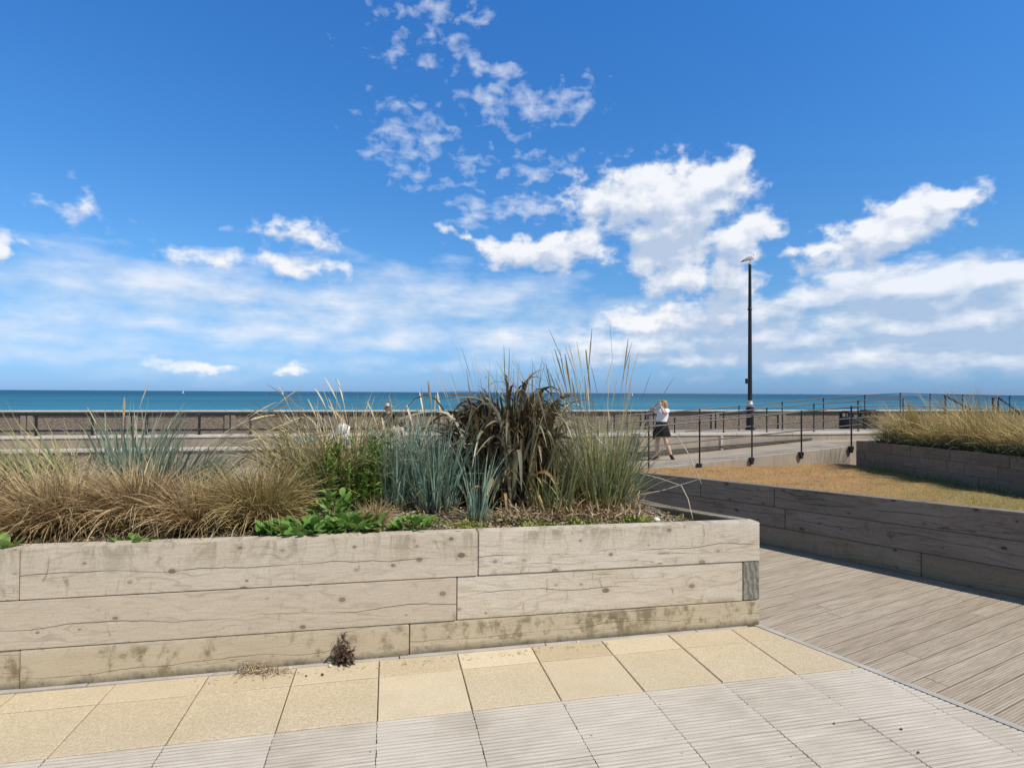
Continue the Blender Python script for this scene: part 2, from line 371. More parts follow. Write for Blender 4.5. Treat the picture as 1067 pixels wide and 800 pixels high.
L_PHOR = leaf_mat('flax_blade', [(.045, .036, .02), (.10, .07, .036), (.075, .075, .034), (.15, .095, .046)], (.19, .13, .07), .65, (.018, .016, .011), .55, .12, .4, .4)  # near-black blade bases paint in the shade inside the clump
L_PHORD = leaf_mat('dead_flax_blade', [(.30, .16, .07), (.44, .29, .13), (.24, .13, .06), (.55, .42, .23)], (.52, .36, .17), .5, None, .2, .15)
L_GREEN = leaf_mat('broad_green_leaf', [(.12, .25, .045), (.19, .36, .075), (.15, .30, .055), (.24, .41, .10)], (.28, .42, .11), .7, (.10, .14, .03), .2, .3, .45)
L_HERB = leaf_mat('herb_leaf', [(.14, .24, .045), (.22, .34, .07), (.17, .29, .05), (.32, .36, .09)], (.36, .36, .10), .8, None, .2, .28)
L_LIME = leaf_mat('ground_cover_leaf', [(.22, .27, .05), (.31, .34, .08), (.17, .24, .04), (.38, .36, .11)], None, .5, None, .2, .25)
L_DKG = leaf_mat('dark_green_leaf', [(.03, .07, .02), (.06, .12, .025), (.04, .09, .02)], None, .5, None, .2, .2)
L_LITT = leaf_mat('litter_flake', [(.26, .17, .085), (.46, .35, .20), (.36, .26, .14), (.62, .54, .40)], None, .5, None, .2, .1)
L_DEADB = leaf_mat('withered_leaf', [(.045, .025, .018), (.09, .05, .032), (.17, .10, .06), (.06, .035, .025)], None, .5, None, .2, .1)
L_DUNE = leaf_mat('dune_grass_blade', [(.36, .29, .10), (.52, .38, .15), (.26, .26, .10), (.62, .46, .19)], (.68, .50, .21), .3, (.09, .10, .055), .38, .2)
L_DUNEG = leaf_mat('dune_grey_blade', [(.09, .125, .075), (.15, .19, .115), (.075, .10, .055)], (.32, .30, .15), .75, (.04, .045, .028), .5, .2)  # grey green blades, colour darkened to stand for self-shadow low in the clumps
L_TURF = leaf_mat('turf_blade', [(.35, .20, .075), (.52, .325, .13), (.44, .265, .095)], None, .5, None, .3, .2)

# ------------------------------------------------------------------ foliage generator
def U(a, b, n): return RNG.uniform(a, b, n)
def blades(root, az, lean, bend, L, W, seg=6, prof='leaf', fold=0.0, twist=.6, pw=1.4, kink=None, wind=None):
    """curved ribbons; returns (verts, quads, attr)"""
    n = len(root); t = np.linspace(0, 1, seg + 1)[None, :]
    th = lean[:, None] + bend[:, None] * t ** pw
    if kink is not None: th = th + kink[1][:, None] / (1 + np.exp(-(t - kink[0][:, None]) * 22))
    tm = (th[:, 1:] + th[:, :-1]) / 2; st = (L / seg)[:, None]
    azs = az[:, None] + 0 * tm
    if wind is not None: azs = azs + wind[:, None] * np.linspace(0, 1, seg)[None, :]
    dx = np.sin(tm) * np.cos(azs) * st; dy = np.sin(tm) * np.sin(azs) * st; dz = np.cos(tm) * st
    P = np.zeros((n, seg + 1, 3)); P[:, 0] = root
    P[:, 1:, 0] = root[:, 0:1] + np.cumsum(dx, 1); P[:, 1:, 1] = root[:, 1:2] + np.cumsum(dy, 1); P[:, 1:, 2] = root[:, 2:3] + np.cumsum(dz, 1)
    T = np.gradient(P, axis=1); T /= np.linalg.norm(T, axis=2, keepdims=True) + 1e-9
    side = np.stack([-np.sin(az), np.cos(az), np.zeros(n)], 1)[:, None, :] + 0 * P
    nn = np.cross(T, side); tw = (U(-1, 1, n) * twist)[:, None, None]
    w = side * np.cos(tw) + nn * np.sin(tw); nn2 = np.cross(T, w)
    if prof == 'leaf': wt = np.minimum(1, (t * 5 + .45)) * (1 - t ** 2.2) + .02
    elif prof == 'flax': wt = np.minimum(1, t * 3 + .55) * (1 - t ** 4.5) + .02
    elif prof == 'oval': wt = np.sin(PI * np.clip(t * .93 + .05, 0, 1)) ** .75 + .03
    elif prof == 'stem': wt = np.full_like(t, .28)
    elif prof == 'spike': wt = np.where(t > .8, np.sin(PI * np.clip((t - .78) / .23, 0, 1)) ** .6, .24) + .02
    else: wt = np.ones_like(t)
    w = w * (W[:, None] * .5 * wt)[:, :, None]
    r1 = U(0, 1, n); r2 = U(0, 1, n)
    if fold:
        V = np.stack([P - w, P - nn2 * (W[:, None] * fold * wt)[:, :, None], P + w], 2); ac = 3
    else:
        V = np.stack([P - w, P + w], 2); ac = 2
    at = np.zeros((n, seg + 1, ac, 4)); at[..., 0] = r1[:, None, None]; at[..., 1] = t[:, :, None]; at[..., 2] = r2[:, None, None]; at[..., 3] = 1
    idx = np.arange(n * (seg + 1) * ac).reshape(n, seg + 1, ac); Q = []
    for k in range(ac - 1):
        Q.append(np.stack([idx[:, :-1, k], idx[:, :-1, k + 1], idx[:, 1:, k + 1], idx[:, 1:, k]], -1).reshape(-1, 4))
    return V.reshape(-1, 3), np.concatenate(Q), at.reshape(-1, 4)
def join(parts):
    Vs, Qs, As, o = [], [], [], 0
    for V, Q, a in parts: Vs.append(V); Qs.append(Q + o); As.append(a); o += len(V)
    return np.concatenate(Vs), np.concatenate(Qs), np.concatenate(As)
def addpart(name, parts, mat, parent=None):
    V, Q, a = join(parts)
    return link(name, mesh_np(name, V, Q, a), mat, parent)
def disc(n, r, z=0.0, cx=0, cy=0, ry=None, pw=.5):
    a = U(0, 2 * PI, n); k = U(0, 1, n) ** pw
    return np.stack([cx + np.cos(a) * k * r, cy + np.sin(a) * k * (ry or r), np.full(n, z)], 1)
def outaz(root, jit=.6, cx=0, cy=0): return np.arctan2(root[:, 1] - cy, root[:, 0] - cx) + RNG.normal(0, jit, len(root))
def bias(az, toward, k):          # pull azimuths toward a wind direction
    return np.arctan2(np.sin(az) + k * math.sin(toward), np.cos(az) + k * math.cos(toward))

# ================================================================== SETTING
u = Vector((math.cos(R(12.15)), math.sin(R(12.15)), 0)); v = Vector((-u.y, u.x, 0))
PL = G(0, 720); PC = G(792, 651)
ul = (PC - PL); WL = ul.length; uw = ul.normalized(); vw = Vector((-uw.y, uw.x, 0))
def onfront(px):                  # distance along the planter front of a pixel column
    d = ray(px, 600); k = (PL.x * d.y - PL.y * d.x) / (uw.y * d.x - uw.x * d.y)
    return k
B1, B2 = G(1067, 758), G(795, 652); bd_ = (B2 - B1).normalized(); bn = Vector((bd_.y, -bd_.x, 0))  # bn points to the deck side
if bn.x < 0: bn = -bn
RW1 = G(1067, 625); RW2 = G(792, 567); rd = (RW2 - RW1).normalized(); rn = Vector((-rd.y, rd.x, 0))
if rn.x > 0: rn = -rn             # faces the deck
def onrw(px):
    d = ray(px, 600); return (RW1.x * d.y - RW1.y * d.x) / (rd.y * d.x - rd.x * d.y)

# ground sheet under everything, promenade, beach, sea
bm = bmesh.new(); prism(bm, [(-60, -30), (60, -30), (60, 34), (-60, 22)], -1.2, -.56)
tag(fin('ground', bm, M_PROM), kind='structure')
bm = bmesh.new(); prism(bm, [(-7, -6), (7, -6), (6.4, 2.4), (RW2.x + .2, RW2.y + .1), (1.7, 8.6), (-7, 6.6)], -.5, -.0085)
tag(fin('terrace', bm, M_SAND), kind='structure')
bm = bmesh.new(); prism(bm, [(-40, 15.61 - 8), (-7.1, 8.2), (1.8, 8.9), (1.0, 15.7), (1.0, 17.5), (-40, 17.3 - 8)], -.55, -.5)
tag(fin('promenade', bm, M_PROM), kind='structure')

def brd(bm, rnd=None, uvf=None):
    """give every loop of bm a board id and uv"""
    cl = bm.loops.layers.float_color.get('brd') or bm.loops.layers.float_color.new('brd')
    ul_ = bm.loops.layers.uv.get('UVMap') or bm.loops.layers.uv.new('UVMap')
    c = rnd or (random.random(), random.random(), random.random(), 1)
    for f in bm.faces:
        for l in f.loops:
            l[cl] = c
            if uvf: l[ul_].uv = uvf(f, l.vert.co)

# paving slabs ---------------------------------------------------------
def bpt(px, py): return G(px, py)
s0 = (G(393, 751) - PL).dot(u)
t0 = -(G(393, 751) - PL).dot(v)     # boundary buff / grey
SW = .4525
def Sl(s, t): return PL + u * s - v * t
def clip(b, pt, nrm):
    bmesh.ops.bisect_plane(b, geom=b.verts[:] + b.edges[:] + b.faces[:], plane_co=pt, plane_no=nrm, clear_outer=True)
    es = [e for e in b.edges if e.is_boundary]
    if es:
        try: bmesh.ops.holes_fill(b, edges=es, sides=0)
        except Exception: pass
edge_pt = B1 - bn * .045
pav = bmesh.new(); rib = bmesh.new()
for L_ in (pav, rib): L_.loops.layers.float_color.new('brd'); L_.loops.layers.uv.new('UVMap')
def slab(s_a, s_b, t_a, t_b, z):
    b = bmesh.new(); g = .0027
    c = []
    tl = [random.uniform(-.0012, .0012) for _ in range(4)]
    for zz in (-.04, z):
        for i, (s, t) in enumerate(((s_a + g, t_b - g * 1.7), (s_b - g, t_b - g * 1.7), (s_b - g, t_a + g * 1.7), (s_a + g, t_a + g * 1.7))):
            p = Sl(s, t); c.append((p.x, p.y, zz + (tl[i] if zz == z else 0)))
    vv = [b.verts.new(p) for p in c]
    for f in ((3, 2, 1, 0), (4, 5, 6, 7), (0, 1, 5, 4), (1, 2, 6, 5), (2, 3, 7, 6), (3, 0, 4, 7)): b.faces.new([vv[i] for i in f])
    bmesh.ops.bevel(b, geom=[e for e in b.edges if all(w.co.z > -.02 for w in e.verts)], offset=.003, segments=1, affect='EDGES')
    clip(b, edge_pt, bn)
    if b.faces:
        brd(b); merge(pav, b)
    else: b.free()
def slab_rib(s_a, s_b, t_a, t_b):
    b = bmesh.new(); g = .0018; n = 18; prof = []
    T = (t_b - t_a - 2 * g)
    for k in range(n):
        q = T / n
        for f, z in ((0.0, -.005), (.14, -.0005), (.5, 0.0), (.80, -.0006), (.93, -.005)): prof.append((t_a + g + (k + f) * q, z))
    prof.append((t_b - g, -.005))
    js = [[random.uniform(-.0035, .0035) for _ in range(n + 1)] for _ in range(2)]; tl = random.uniform(-.0012, .0012)
    a = []; c = []
    for i, (t, z) in enumerate(prof):
        k = i // 5; off = .002 if z < -.002 else -.001
        p = Sl(s_a + g + js[0][k] * .4 + off * .4, t); a.append(b.verts.new((p.x, p.y, z + tl)))
        p = Sl(s_b - g + js[1][k] * .4 - off * .4, t); c.append(b.verts.new((p.x, p.y, z - tl)))
    for i in range(len(prof) - 1): b.faces.new((a[i + 1], c[i + 1], c[i], a[i]))
    bmesh.ops.bisect_plane(b, geom=b.verts[:] + b.edges[:] + b.faces[:], plane_co=edge_pt, plane_no=bn, clear_outer=True)
    if b.faces: brd(b); merge(rib, b)
    else: b.free()
for i in range(-14, 12):
    sa = s0 + i * SW
    slab(sa, sa + SW, t0 - .43, t0, 0.0)
    slab(sa, sa + SW, .035 + (0.0 if i < 3 else -.01), t0 - .43, 0.0)
    for k in range(7): slab_rib(sa, sa + SW, t0 + k * .447, t0 + (k + 1) * .447)
tag(fin('paving', pav, M_SLAB), kind='structure')
tag(fin('ribbed_paving', rib, M_RIB), kind='structure')
# pale strip at the foot of the planter and along the deck
bm = bmesh.new(); ps = PL - uw * 3
x = 0.0
while x < WL + 2.9:
    ln = random.uniform(.5, 1.1); a_, b_ = ps + uw * x, ps + uw * min(x + ln - .006, WL + 2.9)
    prism(bm, [(a_ - vw * .028)[:2], (b_ - vw * (.028 + random.uniform(-.004, .004)))[:2], (b_ + vw * .004)[:2], (a_ + vw * .004)[:2]], -.04, .004 + random.uniform(-.002, .002), .002); x += ln
a_, b_ = B1 - bd_ * 3, B2 + bd_ * .05
prism(bm, [(a_ - bn * .04)[:2], (a_ + bn * .004)[:2], (b_ + bn * .004)[:2], (b_ - bn * .04)[:2]], -.04, .003, .003)
tag(fin('edging', bm, M_STRIP), kind='structure'); bm = bmesh.new()
a_, b_ = RW1 - rd * 2.5, RW1 + rd * (onrw(640))
prism(bm, [(a_ + rn * .045)[:2], (b_ + rn * .045)[:2], (b_ + rn * .002)[:2], (a_ + rn * .002)[:2]], -.04, .012, .003)
tag(fin('wall_trim', bm, M_STRIP2), kind='structure')

# decking --------------------------------------------------------------
ang = R(28.5); e1 = Vector((math.cos(ang), math.sin(ang), 0)); e2 = Vector((-e1.y, e1.x, 0))
dk = bmesh.new(); dk.loops.layers.float_color.new('brd'); dk.loops.layers.uv.new('UVMap')
O = B1.copy(); BW = .121
for j in range(-26, 62):
    x = -6.5 - random.uniform(0, 3)
    while x < 6.5:
        ln = random.choice((3.0, 3.6, 3.6, 2.4)) * random.uniform(.9, 1.05); b = bmesh.new(); n = 8; prof = []; w = BW - .006
        q = w / n
        prof.append((0, -.02))
        for k in range(n):
            for f, z in ((.06, -.005), (.2, 0), (.8, 0), (.94, -.005)): prof.append(((k + f) * q, z))
        prof[1] = (.0012, -.001); prof[-1] = (w - .0012, -.001); prof.append((w, -.02))
        lo = [b.verts.new(O + e1 * (x + .002) + e2 * (j * BW + p) + Vector((0, 0, z))) for p, z in prof]
        hi = [b.verts.new(O + e1 * (x + ln - .002) + e2 * (j * BW + p) + Vector((0, 0, z))) for p, z in prof]
        for i in range(len(prof) - 1): b.faces.new((lo[i], hi[i], hi[i + 1], lo[i + 1]))
        b.faces.new(lo); b.faces.new(hi[::-1])
        g = b.verts[:] + b.edges[:] + b.faces[:]
        bmesh.ops.bisect_plane(b, geom=g, plane_co=B1 + bn * .006, plane_no=-bn, clear_outer=True)
        bmesh.ops.bisect_plane(b, geom=b.verts[:] + b.edges[:] + b.faces[:], plane_co=RW1 + rn * .047, plane_no=-rn, clear_outer=True)
        bmesh.ops.bisect_plane(b, geom=b.verts[:] + b.edges[:] + b.faces[:], plane_co=(0, 8.5, 0), plane_no=(0, 1, 0), clear_outer=True)
        bmesh.ops.bisect_plane(b, geom=b.verts[:] + b.edges[:] + b.faces[:], plane_co=PC + vw * 2.1, plane_no=-uw, clear_outer=False)
        if b.faces:
            r4 = (random.random(), random.random(), random.random(), 1)
            brd(b, r4, lambda f, c: ((c - O).dot(e1), (c - O).dot(e2))); merge(dk, b)
        else: b.free()
        x += ln
tag(fin('decking', dk, M_DECK), kind='structure')

# ------------------------------------------------------------------ timber walls
def timber(name, parent, P0, d, n_in, zrows0, zrows1, Lw, joints, thick, mat, trim=None, tones=None):
    """courses of boards along P0 + d*s, s in [0,Lw]; joints per course; thickness towards n_in"""
    bm = bmesh.new(); bm.loops.layers.float_color.new('brd'); bm.loops.layers.uv.new('UVMap')
    def zz(k, s): return zrows0[k] + (zrows1[k] - zrows0[k]) * s / Lw
    for k in range(len(zrows0) - 1):
        e = Lw if not trim else trim.get(k, Lw)
        st = [0.0] + sorted(j for j in joints[k] if 0 < j < e) + [e]
        for ib, (a, b_) in enumerate(zip(st, st[1:])):
            a2, b2 = a + .002, b_ - .002; pr = random.uniform(-.0035, .0035); b = bmesh.new(); c = []
            for top in (0, 1):
                for s, t in ((a2, pr), (b2, pr), (b2, thick + pr), (a2, thick + pr)):
                    p = P0 + d * s + n_in * t; c.append((p.x, p.y, zz(k + top, s) + (-.0016 if top else .0016)))
            vv = [b.verts.new(p) for p in c]
            for f in ((3, 2, 1, 0), (4, 5, 6, 7), (0, 1, 5, 4), (1, 2, 6, 5), (2, 3, 7, 6), (3, 0, 4, 7)): b.faces.new([vv[i] for i in f])
            bmesh.ops.recalc_face_normals(b, faces=b.faces[:])
            bmesh.ops.bevel(b, geom=b.edges[:], offset=.0045, segments=2, affect='EDGES')
            nn = max(2, int((b2 - a2) / .12))
            def uvf(f, c_):
                q = c_ - P0
                return (q.dot(d), c_.z - zz(k, q.dot(d)) if abs(f.normal.z) < .7 else q.dot(n_in) + 3)
            brd(b, (random.random(), random.random(), tones[k][ib % len(tones[k])] if tones else random.random(), 1), uvf); merge(bm, b)
    return fin(name, bm, mat, parent, False)

LEFT = -2.2
pbase = empty('timber_planter', PL, 0, 'long low planter of pale weathered timber sleepers full of grasses, beside the buff paving', 'planter')
zl = [-.03, .203, .459, .73]; zr = [-.03, .166, .428, .69]
sl_ = [(b - a) / WL for a, b in zip(zl, zr)]
z0 = [a + k * LEFT for a, k in zip(zl, sl_)]
P0 = PL + uw * LEFT; LW = WL - LEFT
J = lambda px: onfront(px) - LEFT
timber('front_wall', pbase, P0, uw, vw, z0, zr, LW, [[J(22), J(427), .5], [J(476), .9], [J(20), J(498)]], .105, M_WOOD, {1: J(774.5)}, [[.5, .7, .55, .35], [.6, .75, .12], [.5, .5, .1]])
sd = (A(660, 519, 4.7) - A(790, 543, 3.9)); sd.z = 0; sd.normalize(); sn = Vector((sd.y, -sd.x, 0))
if sn.x < 0: sn = -sn
SL = 1.75
CN = PC + vw * .106
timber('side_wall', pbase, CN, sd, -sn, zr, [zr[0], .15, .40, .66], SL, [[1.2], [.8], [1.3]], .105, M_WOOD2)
bm = bmesh.new(); bm.loops.layers.float_color.new('brd'); bm.loops.layers.uv.new('UVMap')
a_ = P0 + uw * (J(774.5) + .003); b_ = P0 + uw * (LW - .002)
prism(bm, [(a_ + vw * .004)[:2], (b_ + vw * .004)[:2], (b_ + vw * .1035)[:2], (a_ + vw * .1035)[:2]], .171, .4285, .004)
fin('beam_end', bm, M_END, pbase, False)
BR = CN + sd * SL
bw_d = -uw
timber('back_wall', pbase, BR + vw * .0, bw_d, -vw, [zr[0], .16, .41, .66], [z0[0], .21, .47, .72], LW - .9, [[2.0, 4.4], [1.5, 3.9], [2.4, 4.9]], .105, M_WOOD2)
# soil
FLp, FRp = P0 + vw * .1, PC + vw * .1 - uw * .1; BLp, BRp = BR - uw * (LW - .9), BR - uw * .08
def zsoil_front(s): return zl[3] + sl_[3] * s
def soil_z(p):
    s = (p - PL).dot(uw); t = (p - PL).dot(vw)
    return zsoil_front(s) - .045 + .05 * min(1, max(0, (t - .1) / .7)) - .05 * max(0, min(1, (s - WL + 1.0) / .8)) 
n1, n2 = 150, 40; Vv = []; Qq = []
for i in range(n1 + 1):
    for j in range(n2 + 1):
        a, b = i / n1, j / n2
        p = (FLp.lerp(FRp, a)).lerp(BLp.lerp(BRp, a), b)
        z = soil_z(p) + .022 * (math.sin(p.x * 9 + p.y * 4) * math.sin(p.y * 11 - p.x * 3)) * min(1, b * 6) + random.uniform(-.008, .008)
        Vv.append((p.x, p.y, z))
for i in range(n1):
    for j in range(n2):
        k = i * (n2 + 1) + j; Qq.append((k, k + n2 + 1, k + n2 + 2, k + 1))
link('soil', mesh_np('soil', np.array(Vv), np.array(Qq)), M_SOIL, pbase, False)

# low wall right of the deck
RS = -2.2; RE = onrw(660)
zt1 = A(1067, 534, RW1.y).z; pq = RW1 + rd * onrw(665); zt2 = A(665, 492, pq.y).z
Lr = RE - RS; kz = (zt2 - zt1) / onrw(665)
zA, zB = zt1 + kz * RS, zt1 + kz * RE
JR = lambda px: onrw(px) - RS
rw = empty('timber_wall', RW1, 0, 'low shaded grey timber retaining wall between the deck and the dry lawn', 'wall')
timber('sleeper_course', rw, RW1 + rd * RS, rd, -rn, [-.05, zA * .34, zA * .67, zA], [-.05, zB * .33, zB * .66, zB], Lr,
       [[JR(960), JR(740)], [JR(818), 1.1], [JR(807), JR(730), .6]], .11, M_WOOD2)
ret = RW1 + rd * RE
# lawn
p2c = A(892, 459, 14.9); p2r = A(1067, 476, 10.2)
fl = online(640, 490, 13.6, .2); fl.z = -.34
lawn_poly = [RW1 + rd * RS - rn * .1, RW1 + rd * RE - rn * .1, Vector((2.6, 14.12, 0)), Vector((p2c.x + .3, p2c.y + .6, 0)), Vector((p2r.x + .3, p2r.y, 0)), Vector((9.6, 2.6, 0))]
def lawn_z(x, y): return -.10 - .21 * max(0, min(1, (y - 5.5) / 9)) + .02 * math.sin(x * 2.1 + y) + .012 * math.sin(y * 5 - x * 3)
bm = bmesh.new()
for i in range(-2, 50):
    for j in range(0, 65):
        pass
xs = np.arange(-0.5, 11.01, .2); ys = np.arange(1.8, 16.01, .2)
grid = [[bm.verts.new((x_, y_, lawn_z(x_, y_) + random.uniform(-.012, .012))) for y_ in ys] for x_ in xs]
for i in range(len(xs) - 1):
    for j in range(len(ys) - 1): bm.faces.new((grid[i][j], grid[i + 1][j], grid[i + 1][j + 1], grid[i][j + 1]))
n = len(lawn_poly)
cen = sum((p for p in lawn_poly), Vector()) / n
for i in range(n):
    a_, b_ = lawn_poly[i], lawn_poly[(i + 1) % n]; e = (b_ - a_); nn = Vector((e.y, -e.x, 0)).normalized()
    if (cen - a_).dot(nn) > 0: nn = -nn
    bmesh.ops.bisect_plane(bm, geom=bm.verts[:] + bm.edges[:] + bm.faces[:], plane_co=(a_.x, a_.y, 0), plane_no=nn, clear_outer=True)
tag(fin('lawn', bm, M_LAWN, smooth=True), kind='structure')
# short dry turf and taller tufts along the far planter
nb = 26000; rt = []
while len(rt) < nb:
    x_, y_ = random.uniform(1.5, 9.4), random.uniform(6.5, 15)
    ok = True
    for i in range(n):
        a_, b_ = lawn_poly[i], lawn_poly[(i + 1) % n]
        if (b_.x - a_.x) * (y_ - a_.y) - (b_.y - a_.y) * (x_ - a_.x) > 0: ok = False; break
    if ok: rt.append((x_, y_, lawn_z(x_, y_) - .01))
rt = np.array(rt)
tag(addpart('turf', [blades(rt, U(0, 6.28, nb), U(.2, 1.2, nb), U(0, .6, nb), U(.03, .075, nb), U(.004, .009, nb), 2)], L_TURF), 'short parched straw coloured grass covering the lawn', 'grass', kind='stuff')

# second planter on the right
P2d = (Vector((p2r.x, p2r.y, 0)) - Vector((p2c.x, p2c.y, 0))); L2 = P2d.length; P2d.normalize(); P2n = Vector((-P2d.y, P2d.x, 0))
if P2n.x < 0: P2n = -P2n
pl2 = empty('timber_planter', (p2c.x, p2c.y, -.3), 0, 'shaded timber planter of small blocks with dune grass, beyond the dry lawn', 'planter')
c2 = Vector((p2c.x, p2c.y, 0)); Lz = L2 + 4.5; kz2 = (p2r.z - p2c.z) / L2
zt = p2c.z; ze = p2c.z + kz2 * Lz; hz = .235
jr = lambda o: [o + .62 * i + random.uniform(-.12, .12) for i in range(1, 18)]
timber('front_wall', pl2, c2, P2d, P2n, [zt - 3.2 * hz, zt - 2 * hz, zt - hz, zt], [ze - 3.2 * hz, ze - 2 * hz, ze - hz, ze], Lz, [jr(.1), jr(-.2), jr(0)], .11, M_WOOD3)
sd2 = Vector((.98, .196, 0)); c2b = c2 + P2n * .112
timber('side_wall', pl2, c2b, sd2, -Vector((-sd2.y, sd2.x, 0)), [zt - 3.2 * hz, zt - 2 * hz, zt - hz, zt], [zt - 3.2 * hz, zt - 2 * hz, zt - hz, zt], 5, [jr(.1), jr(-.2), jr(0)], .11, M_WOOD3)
bm = bmesh.new()
e_ = c2 + P2d * Lz
prism(bm, [(c2 + P2n * .1 - Vector((0, .05, 0)))[:2], (e_ + P2n * .1)[:2], (e_ + P2n * 6)[:2], (c2 + sd2 * 5 - Vector((0, .05, 0)))[:2]], [-.4] * 4, [zt - .06, ze - .06, ze - .02, zt - .02])
fin('soil', bm, M_SOIL, pl2, False)

# ------------------------------------------------------------------ concrete ramp and sea front
FA, WA, BA, SA, K = 13.6, 15.61, 17.4, 21.2, .2
def pt(a, x, z): return Vector((x, a + K * x, z))
fz = lambda x: -.31 + (x - 3.49) * (.164 + .31) / (9.0 - 3.49)     # ramp surface height
ramp = empty('concrete_ramp', pt(FA, 3.5, -.5), 0, 'long concrete access ramp rising to the right behind the dry lawn', 'ramp')
xa, xb = 1.5, 9.05
bm = bmesh.new()
hexa(bm, [pt(FA, xa, -.6), pt(FA, xb, -.6), pt(FA + .2, xb, -.6), pt(FA + .2, xa, -.6), pt(FA, xa, fz(xa)), pt(FA, xb, fz(xb)), pt(FA + .2, xb, fz(xb)), pt(FA + .2, xa, fz(xa))], .012)
fin('side_kerb', bm, M_CONC, ramp, False)
bm = bmesh.new()
xc = 12.2
hexa(bm, [pt(FA + .202, xa, -.6), pt(FA + .202, xb, -.6), pt(WA - .002, xb, -.6), pt(WA - .002, xa, -.6), pt(FA + .202, xa, fz(xa) - .012), pt(FA + .202, xb, fz(xb) - .012), pt(WA - .002, xb, fz(xb) - .012), pt(WA - .002, xa, fz(xa) - .012)])
hexa(bm, [pt(FA + 1.35, xb + .002, -.6), pt(FA + 1.35, 30, -.6), pt(WA - .002, 30, -.6), pt(WA - .002, xb + .002, -.6), pt(FA + 1.35, xb + .002, fz(xb) - .012), pt(FA + 1.35, 30, .40), pt(WA - .002, 30, .40), pt(WA - .002, xb + .002, fz(xb) - .012)])
fin('walking_surface', bm, M_RAMP, ramp, False)
# back wall of the ramp, carrying the handrail posts
ww = empty('concrete_wall', pt(WA, 3, -.5), 0, 'concrete wall with pale coping running along the back of the ramp', 'wall')
x0w, x1w = 1.2, 30
bm = bmesh.new()
for xa_, xb_ in ((x0w, 4.2), (4.206, 6.02), (6.026, 9.6), (9.606, 13), (13.006, 30)):
    hexa(bm, [pt(WA, xa_, -.58), pt(WA, xb_, -.58), pt(WA + .28, xb_, -.58), pt(WA + .28, xa_, -.58), pt(WA, xa_, .33), pt(WA, xb_, .33), pt(WA + .28, xb_, .33), pt(WA + .28, xa_, .33)], .006)
fin('wall_face', bm, M_CONC, ww, False)
bm = bmesh.new(); x = x0w
while x < x1w:
    xe = min(x1w, x + 1.8)
    hexa(bm, [pt(WA - .03, x + .003, .332), pt(WA - .03, xe - .003, .332), pt(WA + .32, xe - .003, .332), pt(WA + .32, x + .003, .332), pt(WA - .03, x + .003, .41), pt(WA - .03, xe - .003, .41), pt(WA + .32, xe - .003, .41), pt(WA + .32, x + .003, .41)], .01)
    x = xe
fin('coping', bm, M_COPE, ww, False)
bm = bmesh.new()
pa, pb = online(640, 474, WA - .06, K), online(846, 457.3, WA - .06, K)
tube(bm, [pa, pb], .026, 8)
for q in (.1, .35, .6, .85):
    p_ = pa.lerp(pb, q); tube(bm, [p_, pt(WA + .02, p_.x, p_.z - .02)], .012, 6)
fin('dark_bar', bm, M_BLACK, ww, False)  # dark bar along the wall, sloping with the ramp
bm = bmesh.new()
p_ = online(752, 458, WA - .02, K)
box(bm, p_.x - .035, p_.x + .035, p_.y - .02, p_.y + .025, p_.z - .3, .325)
fin('wall_joint', bm, M_COPE, ww, False)  # pale raised strip standing for the upright joint in the wall

# left sea-front: coping carrying the railing, seat ledge below
lw = empty('concrete_wall', pt(BA, -8, -.5), 0, 'stepped concrete wall with pale coping under the black railing on the left', 'wall')
xl, xr = -24, 1.19
bm = bmesh.new(); x = xl
while x < xr:
    xe = min(xr, x + 2.4)
    hexa(bm, [pt(BA - .15, x + .003, .29), pt(BA - .15, xe - .003, .29), pt(BA + .15, xe - .003, .29), pt(BA + .15, x + .003, .29), pt(BA - .15, x + .003, .36), pt(BA - .15, xe - .003, .36), pt(BA + .15, xe - .003, .36), pt(BA + .15, x + .003, .36)], .012)
    x = xe
fin('coping', bm, M_COPE, lw, False)
bm = bmesh.new()
hexa(bm, [pt(BA - .12, xl, .02), pt(BA - .12, xr, .02), pt(BA + .12, xr, .02), pt(BA + .12, xl, .02), pt(BA - .12, xl, .288), pt(BA - .12, xr, .288), pt(BA + .12, xr, .288), pt(BA + .12, xl, .288)])
hexa(bm, [pt(BA - .52, xl, -.6), pt(BA - .52, xr, -.6), pt(BA + .12, xr, -.6), pt(BA + .12, xl, -.6), pt(BA - .52, xl, -.03), pt(BA - .52, xr, -.03), pt(BA + .12, xr, -.03), pt(BA + .12, xl, -.03)])
fin('wall_face', bm, M_FACE, lw, False)
bm = bmesh.new(); x = xl
while x < xr:
    xe = min(xr, x + 2.0)
    hexa(bm, [pt(BA - .58, x + .003, -.028), pt(BA - .58, xe - .003, -.028), pt(BA - .122, xe - .003, -.028), pt(BA - .122, x + .003, -.028), pt(BA - .58, x + .003, .04), pt(BA - .58, xe - .003, .04), pt(BA - .122, xe - .003, .04), pt(BA - .122, x + .003, .04)], .01)
    x = xe
fin('ledge', bm, M_CONCL, lw, False)
# walkway between the walls
bm = bmesh.new()
def quad(bm, ps): bm.faces.new([bm.verts.new(p) for p in ps])
hexa(bm, [pt(BA + .16, -40, -.6), pt(BA + .16, 60, -.6), pt(SA, 60, -.6), pt(SA, -40, -.6), pt(BA + .16, -40, .33), pt(BA + .16, 60, .33), pt(SA, 60, .14), pt(SA, -40, .14)])
hexa(bm, [pt(WA + .33, x0w, -.6), pt(WA + .33, 60, -.6), pt(BA + .155, 60, -.6), pt(BA + .155, x0w, -.6), pt(WA + .33, x0w, .395), pt(WA + .33, 60, .395), pt(BA + .155, 60, .345), pt(BA + .155, x0w, .345)])
tag(fin('walkway', bm, M_PROM), kind='structure')

